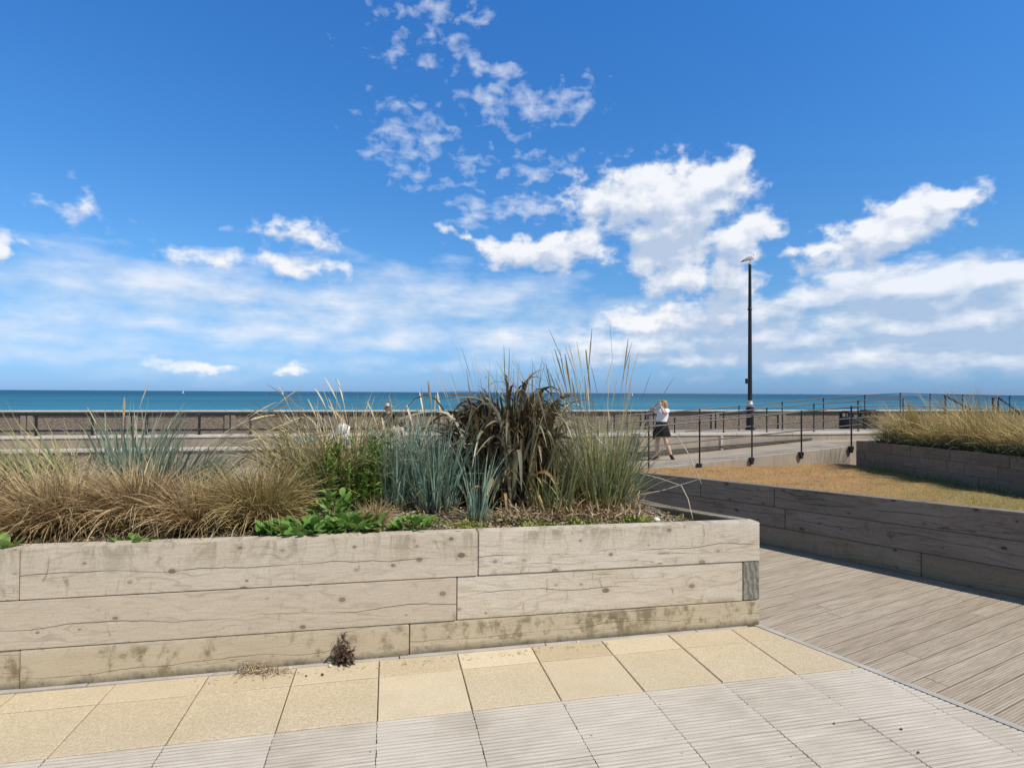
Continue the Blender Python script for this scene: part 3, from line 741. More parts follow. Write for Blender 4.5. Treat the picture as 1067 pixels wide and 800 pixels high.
# sea wall with recessed pebble panels
sw = empty('sea_wall', pt(SA, 0, .1), 0, 'long sea wall of pebbled panels between pale pilasters in front of the water', 'wall')
ZT = .90; bay = 2.92
pw = online(27, 440, SA, K).x
bmP, bmF, bmC = bmesh.new(), bmesh.new(), bmesh.new()
for i in range(-5, 22):
    x = pw + i * bay
    for o in (-.16, .03):
        hexa(bmF, [pt(SA, x + o, -.3), pt(SA, x + o + .13, -.3), pt(SA + .3, x + o + .13, -.3), pt(SA + .3, x + o, -.3), pt(SA, x + o, ZT - .046), pt(SA, x + o + .13, ZT - .046), pt(SA + .3, x + o + .13, ZT - .046), pt(SA + .3, x + o, ZT - .046)], .006)
    a_, b_ = x + .162, x + bay - .162
    hexa(bmP, [pt(SA + .06, a_, -.3), pt(SA + .06, b_, -.3), pt(SA + .28, b_, -.3), pt(SA + .28, a_, -.3), pt(SA + .06, a_, ZT - .047), pt(SA + .06, b_, ZT - .047), pt(SA + .28, b_, ZT - .047), pt(SA + .28, a_, ZT - .047)])
    hexa(bmF, [pt(SA, a_, ZT - .11), pt(SA, b_, ZT - .11), pt(SA + .058, b_, ZT - .11), pt(SA + .058, a_, ZT - .11), pt(SA, a_, ZT - .048), pt(SA, b_, ZT - .048), pt(SA + .058, b_, ZT - .048), pt(SA + .058, a_, ZT - .048)])
    hexa(bmC, [pt(SA - .06, x + .003, ZT - .045), pt(SA - .06, x + bay - .003, ZT - .045), pt(SA + .34, x + bay - .003, ZT - .045), pt(SA + .34, x + .003, ZT - .045), pt(SA - .06, x + .003, ZT), pt(SA - .06, x + bay - .003, ZT), pt(SA + .34, x + bay - .003, ZT), pt(SA + .34, x + .003, ZT)], .01)
fin('pebble_panel', bmP, M_PEB, sw, False); fin('pilaster', bmF, M_PIL, sw, False); fin('coping', bmC, M_COPE, sw, False)

# beach and sea
bm = bmesh.new(); xs = np.linspace(-160, 260, 106); ys = [SA + .3, SA + 3, 30, 36, 42, 50, 60, 75, 95]
def bz(x, y):
    k = max(0, min(1, (x - 22) / 10)); k = k * k * (3 - 2 * k)
    yy = y - K * x * .55
    base = .1 - .045 * max(0, yy - 22)
    return base + k * 1.15 * math.exp(-((yy - 31) / 9) ** 2) + .06 * math.sin(x * .7 + y * .4)
g = [[bm.verts.new((x_, y_ + K * x_, bz(x_, y_ + K * x_))) for y_ in ys] for x_ in xs]
for i in range(len(xs) - 1):
    for j in range(len(ys) - 1): bm.faces.new((g[i][j], g[i + 1][j], g[i + 1][j + 1], g[i][j + 1]))
tag(fin('beach', bm, M_SHING, smooth=True), kind='structure')
bm = bmesh.new(); quad(bm, [(-120000, 20, -2.6), (120000, 20, -2.6), (120000, 120000, -2.6), (-120000, 120000, -2.6)])
tag(fin('sea', bm, M_SEA), kind='structure')
bm = bmesh.new()
for k in range(14):
    x_ = -2300 + k * 130; hgt = 42 * math.sin(PI * (k + .5) / 14) + 6 * random.random()
    loft(bm, [((x_, 18000 + 60 * math.sin(k), -3), 150, 260), ((x_, 18000, hgt * .6), 110, 190), ((x_, 18000, hgt), 40, 70)], 10)
tag(fin('headland', bm, simple('far_land', (.13, .17, .20), .9)), kind='structure')

# ------------------------------------------------------------------ railings
def post(parent, base, top, r=.024, foot=True, cap=True, mat=None):
    bm = bmesh.new(); tube(bm, [base, top], r, 8)
    if foot: tube(bm, [base, base + Vector((0, 0, .012))], r * 2.6, 10)
    if cap: tube(bm, [top - Vector((0, 0, .045)), top + Vector((0, 0, .02))], r * 1.5, 8)
    return fin('post', bm, mat or M_BLACK, parent, False)
def rail(name, parent, pts, r=.021, mat=None):
    bm = bmesh.new(); tube(bm, pts, r, 8); return fin(name, bm, mat or M_RAILM, parent, False)
# left railing on the coping
lr = empty('railing', pt(BA, -10, .36), 0, 'low black two-rail railing in front of the sea wall, left half of the view', 'railing')
pxs = [37.5, 98.2, 155, 209.6, 260.8, 310]
x_first = online(37.5, 450, BA, K).x; sp = (online(260.8, 450, BA, K).x - x_first) / 4
zt_ = online(98, 431.6, BA, K).z; zm_ = online(98, 448.5, BA, K).z
for i in range(-4, 10):
    x = x_first + i * sp; b = pt(BA, x, .36); bm = bmesh.new()
    tube(bm, [b, b + Vector((0, 0, zt_ - .36 + .05))], .033, 8); tube(bm, [b, b + Vector((0, 0, .015))], .07, 10)
    for zc in (zt_ - .02, zm_): loft(bm, [((b.x, b.y, zc - .055), .028, .028), ((b.x, b.y, zc), .052, .052), ((b.x, b.y, zc + .055), .028, .028)], 8)
    fin('post', bm, M_BLACK, lr, False)
xe0, xe1 = x_first - 4 * sp, x_first + 9 * sp
rail('top_rail', lr, [pt(BA, xe0, zt_), pt(BA, xe1, zt_)], .033, M_BLACK); rail('lower_rail', lr, [pt(BA, xe0, zm_), pt(BA, xe1, zm_)], .026, M_BLACK)
# front ramp railing
fr = empty('railing', pt(FA, 5, 0), 0, 'nearest black ramp railing, bolted to the kerb behind the dry lawn', 'railing')
for px, py in ((623, 449), (676, 442), (729, 433), (783.5, 427.5), (835, 426.5), (887, 422)):
    t_ = online(px, py, FA - .05, K); t_.z = fz(t_.x) + 1.06
    b = Vector((t_.x, t_.y, fz(t_.x) - .14)); bm = bmesh.new(); tube(bm, [b, t_], .021, 8)
    tube(bm, [t_ - Vector((0, 0, .05)), t_ + Vector((0, 0, .02))], .030, 8)
    o = fin('post', bm, M_BLACK, fr, False); bm = bmesh.new()
    Mx = Matrix.Translation((b.x, b.y, b.z + .06)) @ Matrix.Rotation(math.atan(K), 4, 'Z')
    box(bm, -.055, .055, -.03, .045, -.02, .085, Mx, .008); box(bm, -.035, .035, -.03, .045, -.09, -.022, Mx, .008)
    bk = fin('bracket', bm, M_BLACK, None); bk.parent = o; 
for nm, dz, r_ in (('top_rail', 1.05, .020), ('lower_rail', .56, .016)):
    rail(nm, fr, [pt(FA - .05, 1.6, fz(1.6) + dz), pt(FA - .05, 9.35, fz(9.35) + dz)], r_)
# back ramp handrail on the wall
br = empty('railing', pt(WA, 6, .41), 0, 'middle black ramp handrail, its posts growing taller along the wall coping', 'railing')
tops = []
for px, py in ((653.5, 440), (703, 435.5), (754, 430), (799, 425.5), (848, 421), (894, 417.6), (941, 415)):
    t_ = online(px, py, WA + .14, K); tops.append(t_); post(br, Vector((t_.x, t_.y, .41)), t_, .018)
p0_ = online(600, 445.5, WA + .14, K)
rail('top_rail', br, [p0_] + tops, .018)
rail('lower_rail', br, [tops[1] + Vector((-1, -.2, -.43 + .33)) if False else pt(WA + .14, tops[2].x - 1.2, .45), pt(WA + .14, tops[-1].x, tops[-1].z - .5)], .017)
# rear rising railing
bb = empty('railing', pt(BA + .1, 8, .35), 0, 'farthest black railing, rising right past the tall pole and levelling off', 'railing')
tops = []
for px, py in ((640, 433.5), (681, 430.5), (729, 426.6), (770, 423), (815, 419), (858, 415), (901, 411.7), (938, 409.8), (969, 410.6), (1003, 411.3), (1052, 412.4), (1110, 413)):
    t_ = online(px, py, BA + .1, K); tops.append(t_); post(bb, Vector((t_.x, t_.y, .34)), t_, .018)
rail('top_rail', bb, tops, .019)
mids = [t_ - Vector((0, 0, .22 + .03 * i)) for i, t_ in enumerate(tops)]
rail('middle_rail', bb, mids, .017)
# stair handrails
for lab, px, py, ex, ey in (('slanting black stair handrail above the dune grass, nearer the middle', 985, 412.5, 1010, 426), ('slanting black stair handrail with looped end above the dune grass, at the right edge', 1040, 414, 1062, 430)):
    Y = 18.5; a_ = A(px, py, Y); b_ = A(ex, ey, Y - .9); t = empty('stair_handrail', (a_.x, a_.y, .4), 0, lab, 'handrail')
    post(t, Vector((a_.x, a_.y, .4)), a_, .024); post(t, Vector((b_.x, b_.y, .1)), b_, .022)
    pts = [a_, b_]
    if px > 1000:
        lp = [a_ + Vector((-.05 - .12 * math.sin(k * PI / 5), 0, -.16 + .16 * math.cos(k * PI / 5))) for k in range(6)]
        pts = lp[::-1] + [a_, b_]
        a2 = a_ + Vector((-.13, .05, -.02)); post(t, Vector((a2.x, a2.y, .4)), a2, .024)
    rail('handrail', t, pts, .026, M_BLACK)

# ------------------------------------------------------------------ tall pole + gull
pb_ = online(781.5, 449, BA + 1.0, K); pb_.z = .30; YY = pb_.y
ptop = A(781.3, 276, YY)
pole = empty('tall_pole', pb_, 0, 'tall slim black metal pole with a thicker base and a gull on top', 'pole')
hh = ptop.z - pb_.z
bm = bmesh.new(); tube(bm, [(0, 0, .8), (0, 0, hh * .73), (0, 0, hh)], [.075, .058, .048], 14)
loft(bm, [((0, 0, hh * .73 - .03), .062, .062), ((0, 0, hh * .73), .085, .085), ((0, 0, hh * .73 + .04), .062, .062)], 12)
fin('shaft', bm, M_BLACK, pole, smooth=False)
bm = bmesh.new(); loft(bm, [((0, 0, 0), .17, .17), ((0, 0, .06), .17, .17), ((0, 0, .07), .125, .125), ((0, 0, .78), .125, .125), ((0, 0, .8), .1, .1)], 16)
fin('base', bm, M_BLACK, pole)
bm = bmesh.new(); loft(bm, [((0, 0, .80), .10, .10), ((0, 0, .84), .12, .12), ((0, 0, .90), .11, .11), ((0, 0, .96), .085, .085), ((0, 0, 1.02), .077, .077)], 16)
fin('collar', bm, M_STEEL, pole)
bm = bmesh.new(); box(bm, -.15, -.06, -.06, .06, A(780, 397, YY).z - pb_.z - .09, A(780, 397, YY).z - pb_.z + .09, None, .01)
fin('control_box', bm, M_BLACK, pole)
bm = bmesh.new(); loft(bm, [((0, 0, hh), .06, .06), ((0, 0, hh + .05), .055, .055), ((0, 0, hh + .06), .03, .03)], 12); fin('cap', bm, M_STEEL, pole)
# gull, facing right
gz = ptop.z + .06
gl = empty('gull', (ptop.x, ptop.y, gz), 0, 'grey and white gull perched on top of the tall black pole', 'bird')
m_, nt = material('gull_feathers'); s = nt.add('ShaderNodeSeparateXYZ', {0: objco(nt)}, out=None)
back = nt.m('MULTIPLY', nt.mr(nt.m('ADD', s.outputs[2], nt.m('MULTIPLY', s.outputs[0], -.35)), .13, .15), nt.mr(s.outputs[0], .10, .06))
c = nt.mix(back, (.78, .78, .76), (.36, .37, .39)); c = nt.mix(nt.mr(s.outputs[0], -.2, -.24), c, (.03, .03, .035))
surf(nt, c, .7)
def rot_y(a): return Matrix.Rotation(a, 3, 'Y')
bm = bmesh.new()
sp_ = [((-.33, 0, .035), .004, .012), ((-.26, 0, .06), .022, .035), ((-.16, 0, .105), .05, .06), ((-.05, 0, .15), .075, .078), ((.05, 0, .175), .08, .078), ((.12, 0, .20), .062, .058), ((.15, 0, .25), .045, .042), ((.165, 0, .29), .046, .043), ((.19, 0, .315), .042, .038), ((.215, 0, .325), .018, .016)]
loft(bm, [(c_, a, b, rot_y(R(62 if i < 5 else (50 if i < 6 else (15 if i < 8 else 70))))) for i, (c_, a, b) in enumerate(sp_)], 14)
fin('body', bm, m_, gl, smooth=True)
bm = bmesh.new(); tube(bm, [(.215, 0, .318), (.25, 0, .312), (.27, 0, .30)], [.013, .010, .003], 8); fin('beak', bm, simple('beak_yellow', (.55, .36, .05)), gl)
for y in (-.03, .03):
    bm = bmesh.new(); tube(bm, [(.02, y, .12), (.015, y, .0)], .007, 6); tube(bm, [(.015, y, .003), (.055, y, .003)], .008, 6); fin('leg', bm, simple('leg_pink', (.45, .28, .22)), gl)

# ------------------------------------------------------------------ litter bins
def bin_(px0, px1, py0, py1, Y, lab):
    a_, b_ = A(px0, py1, Y), A(px1, py0, Y); w = (b_.x - a_.x) / 2; cx = (a_.x + b_.x) / 2; hgt = b_.z - a_.z
    t = empty('litter_bin', (cx, Y, a_.z), math.atan(K), lab, 'litter bin')
    m = simple('bin_dark', (.028, .028, .032), .5, .3)
    bm = bmesh.new(); box(bm, -w, w, -w * .8, w * .8, .02, hgt * .70, None, .02); fin('body', bm, m, t)
    bm = bmesh.new(); box(bm, -w * .8, w * .8, -w * .6, w * .6, 0, .02); fin('plinth', bm, M_BLACK, t)
    bm = bmesh.new(); box(bm, -w * 1.06, w * 1.06, -w * .9, w * .9, hgt * .88, hgt * .97, None, .02); box(bm, -w * .8, w * .8, -w * .6, w * .6, hgt * .972, hgt, None, .01); fin('lid', bm, m, t)
    for sx in (-1, 1):
        for sy in (-1, 1):
            bm = bmesh.new(); box(bm, sx * w * .86 - .03, sx * w * .86 + .03, sy * w * .66 - .03, sy * w * .66 + .03, hgt * .70, hgt * .88); fin('corner_post', bm, M_BLACK, t)
bin_(878, 895, 428, 449, 22.4, 'black litter bin behind the ramp railings, left of the pair')
bin_(897, 912, 427, 448.5, 22.7, 'black litter bin half hidden by the dune grass, right of the pair')

# ------------------------------------------------------------------ people
def skin_body(name, J_, E_, mat, parent, sub=2):
    """J_: {name:(co, rx, ry)}; first entry is the root"""
    ks = list(J_); me = bpy.data.meshes.new(name)
    me.from_pydata([J_[k][0] for k in ks], [(ks.index(a), ks.index(b)) for a, b in E_], [])
    o = bpy.data.objects.new('tmp', me); COL.objects.link(o)
    md = o.modifiers.new('skin', 'SKIN')
    for i, k in enumerate(ks):
        sv_ = me.skin_vertices[0].data[i]; sv_.radius = (J_[k][1], J_[k][2] if len(J_[k]) > 2 else J_[k][1]); sv_.use_root = (i == 0)
    md.use_smooth_shade = True
    sb = o.modifiers.new('sub', 'SUBSURF'); sb.levels = sub; sb.render_levels = sub
    dg = bpy.context.evaluated_depsgraph_get(); me2 = bpy.data.meshes.new_from_object(o.evaluated_get(dg))
    bpy.data.objects.remove(o); me2.name = name
    for p in me2.polygons: p.use_smooth = True
    me2.materials.clear()
    return link(name, me2, mat, parent)
M_SKIN = simple('skin', (.62, .40, .29), .55, .06, 30)
M_HAIRB = simple('blond_hair', (.40, .24, .11), .6, .4, 60)
M_HAIRD = simple('brown_hair', (.10, .06, .04), .6, .35, 60)
M_SHIRT = simple('white_cotton', (.80, .80, .82), .85, .05, 40)
M_SKIRT = simple('black_cloth', (.012, .012, .015), .9, .3, 40)
M_SHOE = simple('black_leather', (.02, .02, .022), .5, .2)
def hand(J_, E_, wrist, tip, side):
    """five short finger chains rooted in the palm"""
    w = Vector(wrist); d = (Vector(tip) - w); L_ = d.length; d.normalize(); s = Vector(side).normalized(); n_ = d.cross(s)
    key = 'h%d' % len(J_)
    J_[key] = (tuple(w + d * L_ * .45), .022, .036)
    return key, d, s, n_, L_
def fingers(bmname, wrist, tip, side, mat, parent):
    w = Vector(wrist); d = Vector(tip) - w; L_ = d.length; d.normalize(); s = (Vector(side) - d * d.dot(Vector(side))).normalized(); n_ = d.cross(s).normalized()
    bm = bmesh.new(); palm = w + d * L_ * .48
    loft(bm, [(w, .016, .024), (palm - d * L_ * .2, .014, .034), (palm, .014, .036)], 10) if False else None
    tube(bm, [w, w + d * L_ * .25, palm], [.02, .03, .03], 10)
    for k, ln in zip((-1.5, -.5, .5, 1.5), (.42, .52, .48, .36)):
        b = palm + s * k * .014
        tube(bm, [b - d * .02, b + d * L_ * ln * .5 + n_ * .004, b + d * L_ * ln * .85 + n_ * .018, b + d * L_ * ln + n_ * .03], [.0085, .008, .007, .005], 7)
    b = w + d * L_ * .2 + s * .024
    tube(bm, [b, b + d * L_ * .2 + s * .022, b + d * L_ * .36 + s * .02 + n_ * .012], [.010, .009, .006], 7)
    return fin('hand', bm, mat, parent, True, True)

# walking woman ---------------------------------------------------------
wp = online(689.5, 478, 14.95, K); wp.z = fz(wp.x) - .012
wz = wp.z
WS = (A(689, 417, wp.y).z - wz) / 1.635
wo = empty('person', wp, 0, 'woman in white top and black skirt walking on the ramp, hands raised to her face', 'person'); wo.scale = (WS,) * 3
Jw = {'pelvis': ((0, 0, .93), .10, .09), 'waist': ((.0, 0, 1.08), .10, .085), 'chest': ((.02, 0, 1.25), .12, .095), 'neck0': ((.035, 0, 1.37), .075, .07), 'neck': ((.035, 0, 1.42), .048, .048),
      'jaw': ((.03, 0, 1.48), .062, .062), 'head': ((.045, 0, 1.55), .085, .078), 'crown': ((.05, 0, 1.605), .062, .058),
      'shl': ((.10, -.15, 1.345), .052), 'ell': ((-.02, -.27, 1.30), .040), 'wrl': ((-.06, -.10, 1.50), .027),
      'shr': ((-.045, .15, 1.345), .052), 'elr': ((-.28, .18, 1.37), .038), 'wrr': ((-.085, .06, 1.54), .027),
      'hipl': ((.03, -.075, .86), .072), 'knl': ((.10, -.09, .48), .058), 'cal': ((.16, -.09, .33), .056), 'anl': ((.235, -.09, .135), .036), 'ftl': ((.285, -.09, .03), .034, .026),
      'hipr': ((-.03, .075, .86), .072), 'knr': ((-.10, .09, .47), .058), 'car': ((-.095, .09, .33), .056), 'anr': ((-.12, .09, .085), .037), 'ftr': ((-.25, .09, .04), .034, .026)}
Ew = [('pelvis', 'waist'), ('waist', 'chest'), ('chest', 'neck0'), ('neck0', 'neck'), ('neck', 'jaw'), ('jaw', 'head'), ('head', 'crown'), ('chest', 'shl'), ('shl', 'ell'), ('ell', 'wrl'), ('chest', 'shr'), ('shr', 'elr'), ('elr', 'wrr'),
      ('pelvis', 'hipl'), ('hipl', 'knl'), ('knl', 'cal'), ('cal', 'anl'), ('anl', 'ftl'), ('pelvis', 'hipr'), ('hipr', 'knr'), ('knr', 'car'), ('car', 'anr'), ('anr', 'ftr')]
skin_body('body', Jw, Ew, M_SKIN, wo)
fingers('hand', (-.06, -.10, 1.50), (-.055, -.035, 1.63), (-.3, 1, 0), M_SKIN, wo)
fingers('hand', (-.085, .06, 1.54), (-.055, .02, 1.66), (-.3, -1, 0), M_SKIN, wo)
bm = bmesh.new()     # top with short sleeves
loft(bm, [((.0, 0, .99), .15, .125), ((.0, 0, 1.08), .142, .118), ((.02, 0, 1.2), .158, .15), ((.025, 0, 1.3), .150, .175), ((.03, 0, 1.37), .115, .15), ((.035, 0, 1.41), .07, .075)], 20)
tube(bm, [(.06, -.10, 1.35), (.10, -.16, 1.345), (.055, -.205, 1.325), (.025, -.235, 1.315)], [.07, .075, .066, .062], 12)
tube(bm, [(-.0, .10, 1.35), (-.045, .16, 1.35), (-.11, .17, 1.355), (-.165, .175, 1.36)], [.07, .073, .064, .06], 12)
fin('top', bm, M_SHIRT, wo, smooth=True)
bm = bmesh.new(); rings = []
for z, rx, ry, ox in ((1.05, .15, .125, 0), (1.0, .158, .135, .0), (.92, .175, .155, .0), (.8, .205, .175, .01), (.68, .235, .19, .015), (.655, .23, .185, .015)):
    rings.append(((ox, 0, z), rx, ry))
loft(bm, rings, 28, False)
for vv in bm.verts:
    a = math.atan2(vv.co.y, vv.co.x); k = max(0, (1.0 - vv.co.z)) * .07; vv.co.x += math.cos(a) * k * math.sin(a * 7); vv.co.y += math.sin(a) * k * math.sin(a * 7)
fin('skirt', bm, M_SKIRT, wo, smooth=True)
bm = bmesh.new()     # jacket tied round the waist, hanging in front
loft(bm, [((-.10, -.06, 1.02), .07, .10), ((-.16, -.06, .9), .06, .10), ((-.21, -.05, .75), .05, .09), ((-.225, -.05, .60), .035, .06), ((-.23, -.05, .57), .02, .03)], 12)
fin('tied_jacket', bm, M_SKIRT, wo, smooth=True)
bm = bmesh.new()
loft(bm, [((.105, 0, 1.38), .03, .05), ((.105, 0, 1.42), .045, .065), ((.10, 0, 1.48), .06, .082), ((.085, 0, 1.55), .08, .086), ((.065, 0, 1.60), .078, .078), ((.05, 0, 1.63), .055, .052), ((.045, 0, 1.642), .02, .02)], 16)
fin('hair', bm, M_HAIRB, wo, smooth=True)
bm = bmesh.new(); tube(bm, [(-.06, 0, 1.52), (-.085, 0, 1.505), (-.062, 0, 1.498)], [.006, .014, .01], 8); fin('nose', bm, M_SKIN, wo, True, True)
for heel, toe in (((.225, -.09, .125), (.30, -.09, .012)), ((-.10, .09, .05), (-.285, .09, .03))):
    bm = bmesh.new(); h_, t_ = Vector(heel), Vector(toe); tube(bm, [h_ + (h_ - t_) * .18 + Vector((0, 0, .03)), h_ + Vector((0, 0, .02)), h_.lerp(t_, .5), t_, t_ + (t_ - h_) * .12], [.03, .046, .044, .042, .02], 10); fin('shoe', bm, M_SHOE, wo, True, True)

# two people sitting on the step, mostly behind the plants --------------
def sitter(px, py_head, Y0, lab, top_mat, leg_mat, hair_mat, face, seat_off, cap=None, sx=1.0):
    p = online(px, 455, Y0, K); zs = seat_off; t = empty('person', (p.x, p.y, zs), face, lab, 'person')
    Js = {'pelvis': ((0, 0, .12), .13, .11), 'waist': ((0, .02, .28), .12, .10), 'chest': ((0, 0, .46), .145, .11), 'neck0': ((0, -.02, .58), .08), 'neck': ((0, -.03, .63), .05), 'jaw': ((0, -.05, .69), .064), 'head': ((0, -.045, .76), .085), 'crown': ((0, -.04, .81), .06),
          'shl': ((-.18, 0, .53), .055), 'ell': ((-.24, -.10, .28), .042), 'wrl': ((-.10, -.30, .24), .028), 'hal': ((-.07, -.36, .23), .026),
          'shr': ((.18, 0, .53), .055), 'elr': ((.24, -.10, .28), .042), 'wrr': ((.10, -.30, .24), .028), 'har': ((.07, -.36, .23), .026),
          'hipl': ((-.10, -.06, .10), .095), 'knl': ((-.12, -.46, .14), .065), 'anl': ((-.12, -.50, -.26), .04), 'ftl': ((-.12, -.64, -.30), .035),
          'hipr': ((.10, -.06, .10), .095), 'knr': ((.12, -.46, .14), .065), 'anr': ((.12, -.50, -.26), .04), 'ftr': ((.12, -.64, -.30), .035)}
    Es = [('pelvis', 'waist'), ('waist', 'chest'), ('chest', 'neck0'), ('neck0', 'neck'), ('neck', 'jaw'), ('jaw', 'head'), ('head', 'crown')] + [(a + s_, b + s_) for s_ in 'lr' for a, b in (('sh', 'el'), ('el', 'wr'), ('wr', 'ha'), ('hip', 'kn'), ('kn', 'an'), ('an', 'ft'))] + [('chest', 'shl'), ('chest', 'shr'), ('pelvis', 'hipl'), ('pelvis', 'hipr')]
    skin_body('body', Js, Es, M_SKIN, t)
    bm = bmesh.new(); loft(bm, [((0, 0, .06), .17, .145), ((0, .02, .28), .155, .13), ((0, 0, .46), .19, .14), ((0, -.01, .56), .17, .11), ((0, -.02, .61), .08, .075)], 18)
    for sg in (-1, 1): tube(bm, [(sg * .13, 0, .54), (sg * .19, 0, .53), (sg * .245, -.10, .29), (sg * .13, -.26, .245)], [.07, .072, .058, .042], 10)
    fin('top', bm, top_mat, t, smooth=True)
    for sg in (-1, 1):
        bm = bmesh.new(); tube(bm, [(sg * .08, .06, .10), (sg * .10, -.06, .10), (sg * .12, -.46, .14), (sg * .12, -.49, .05), (sg * .12, -.5, -.22)], [.11, .115, .085, .075, .06], 12); fin('trouser_leg', bm, leg_mat, t, smooth=True)
        bm = bmesh.new(); tube(bm, [(sg * .12, -.46, -.27), (sg * .12, -.52, -.27), (sg * .12, -.63, -.30), (sg * .12, -.69, -.305)], [.03, .05, .045, .02], 10); fin('shoe', bm, M_SHOE, t, smooth=True)
    bm = bmesh.new(); loft(bm, [((0, .025, .68), .055, .05), ((0, .01, .74), .092, .075), ((0, -.02, .80), .094, .09), ((0, -.03, .845), .06, .06), ((0, -.03, .86), .02, .02)], 14); fin('hair', bm, hair_mat, t, smooth=True)
    bm = bmesh.new(); tube(bm, [(0, -.12, .745), (0, -.145, .735), (0, -.125, .725)], [.008, .016, .01], 8); fin('nose', bm, M_SKIN, t, smooth=True)
    if cap:
        bm = bmesh.new(); loft(bm, [((0, -.035, .80), .104, .104), ((0, -.03, .85), .098, .098), ((0, -.03, .89), .06, .06), ((0, -.03, .90), .02, .02)], 16); loft(bm, [((0, -.13, .802), .075, .085), ((0, -.13, .812), .07, .08)], 14); fin('cap', bm, cap, t, smooth=True)
    return t
sitter(403.5, 424, BA - .02, 'person in pale cap and black top sitting on the wall coping behind the grasses', M_SKIRT, simple('cream_cotton', (.45, .40, .32), .85), M_HAIRD, R(60), .33, simple('grey_cap', (.52, .50, .52), .8))
sitter(357, 437, BA - .35, 'person in white top sitting low on the ledge, mostly hidden by straw grass', M_SHIRT, simple('blue_denim', (.08, .11, .17), .85), M_HAIRD, R(-30), .04)
# bags
bm = bmesh.new(); p = online(317, 456, BA - .35, K)
bmesh.ops.create_icosphere(bm, subdivisions=3, radius=1)
for q in bm.verts:
    nz = .12 * math.sin(q.co.x * 6 + q.co.z * 5) + .08 * math.sin(q.co.y * 9 - q.co.x * 7)
    q.co = Vector((q.co.x * .23 * (1 + nz), q.co.y * .15 * (1 + nz), max(0, (q.co.z + .75) * .16 * (1 + nz))))
o = fin('bag', bm, simple('teal_cloth', (.04, .40, .42), .8, .35, 25), smooth=True); o.location = (p.x, p.y, .04); tag(o, 'crumpled teal cloth bag lying on the ledge below the railing', 'bag')
bm = bmesh.new(); box(bm, -.17, .17, -.1, .1, 0, .30, None, .05); tube(bm, [(-.08, 0, .29), (-.06, 0, .4), (.06, 0, .4), (.08, 0, .29)], .012, 6)
p = online(415.5, 445, BA - .05, K); o = fin('bag', bm, M_SKIRT); o.location = (p.x, p.y, .36); tag(o, 'black bag standing on the coping beside the person in the cap', 'bag')

# boats ------------------------------------------------------------------
for lab, px, py in (('tiny white sailing boat on the horizon, right of the tall marram grass', 659, 413.4), ('tiny white sailing boat on the horizon, above the arching straw seed heads', 191, 408.8), ('tiny white sailing boat on the sea, above the teal bag', 295, 411.2)):
    g_ = G(px, py + 1.1, -2.6) if False else A(px, py, 900); k = 900
    t = empty('sailing_boat', (g_.x, 900, -2.6), R(25), lab, 'boat')
    bm = bmesh.new(); loft(bm, [((0, 0, 0), 1.5, .4), ((0, 0, .6), 2.1, .7)], 14); fin('hull', bm, M_WHITE, t)
    bm = bmesh.new(); hexa(bm, [(-1.3, -.02, .9), (.3, -.02, .9), (.3, .02, .9), (-1.3, .02, .9), (.2, -.02, 4.6), (.3, -.02, 4.6), (.3, .02, 4.6), (.2, .02, 4.6)]); fin('sail', bm, M_WHITE, t)
    bm = bmesh.new(); tube(bm, [(.35, 0, .5), (.35, 0, 4.8)], .05, 6); fin('mast', bm, M_STEEL, t)
# ================================================================== PLANTS
def pl(px, t):
    o = PL + vw * t; d = ray(px, 600); k = (o.x * d.y - o.y * d.x) / (uw.y * d.x - uw.x * d.y)
    p = o + uw * k; p.z = soil_z(p); return p
def hgt(px, py, p): return A(px, py, p.y).z - p.z
def plant(name, label, cat, p, group=None): return empty(name, p, 0, label, cat, group)
LFT = PI     # wind blows towards the left of the view

# brown sedge tufts along the front edge
def sedge(px, t, rx, h, n, lab, mat=L_SEDGE, w=.0062, lean=(.15, 1.25), k=.35, grp='mounds of fine brown sedge along the front of the planter'):
    p = pl(px, t); pl_ = plant('sedge_tuft', lab, 'ornamental grass', p, grp)
    r = disc(n, rx * .34, -.015); az = bias(outaz(r, .75), LFT + .5, k)
    L_ = U(.5, 1.15, n) * h * 1.3
    n = int(n * .72); r = r[:n]; az = az[:n]; L_ = L_[:n]
    a = blades(r, az, U(lean[0], lean[1], n) * .62, U(.4, 2.1, n), L_, U(.5, 1.3, n) * w, 7, 'leaf', 0, 1.2, 1.25)
    m = int(n * .16); r = disc(m, rx * .3, -.015)
    b = blades(r, U(0, 2 * PI, m), U(0, .5, m), U(.1, .9, m), U(.7, 1.2, m) * h * 1.15, U(.6, 1.2, m) * w, 6, 'leaf', 0, .9, 1.3)
    addpart('leaves', [a, b], mat, pl_)
    m = int(n * .13); r = disc(m, rx * .4, -.01); c = blades(r, outaz(r, .5), U(.7, 1.3, m), U(.4, 1.5, m), U(.4, .8, m) * h, U(.7, 1.4, m) * w, 5, 'leaf', 0, .9)
    addpart('dead_leaves', [c], L_SEDGEG, pl_)
sedge(-45, .42, .40, .40, 1500, 'first mound of brown sedge, cut by the left edge of the photo')
sedge(58, .44, .42, .37, 2600, 'second mound of brown sedge from the left, spilling left over the timber edge')
sedge(146, .52, .36, .38, 2300, 'middle mound of brown sedge, above the small green leaves in the dark gap')
sedge(203, .38, .29, .32, 1300, 'mound of reddish brown sedge directly left of the golden one')
sedge(268, .50, .40, .37, 2500, 'golden rightmost mound of sedge, touching the broad green leaves', L_SEDGEG)
sedge(20, 1.0, .36, .44, 900, 'paler mound of sedge behind the front row, at the far left', L_SEDGEG)
sedge(388, .32, .14, .17, 700, 'small fuzzy tan tuft between the broad green leaves', L_SEDGE, .0028, (.1, .9), .1)

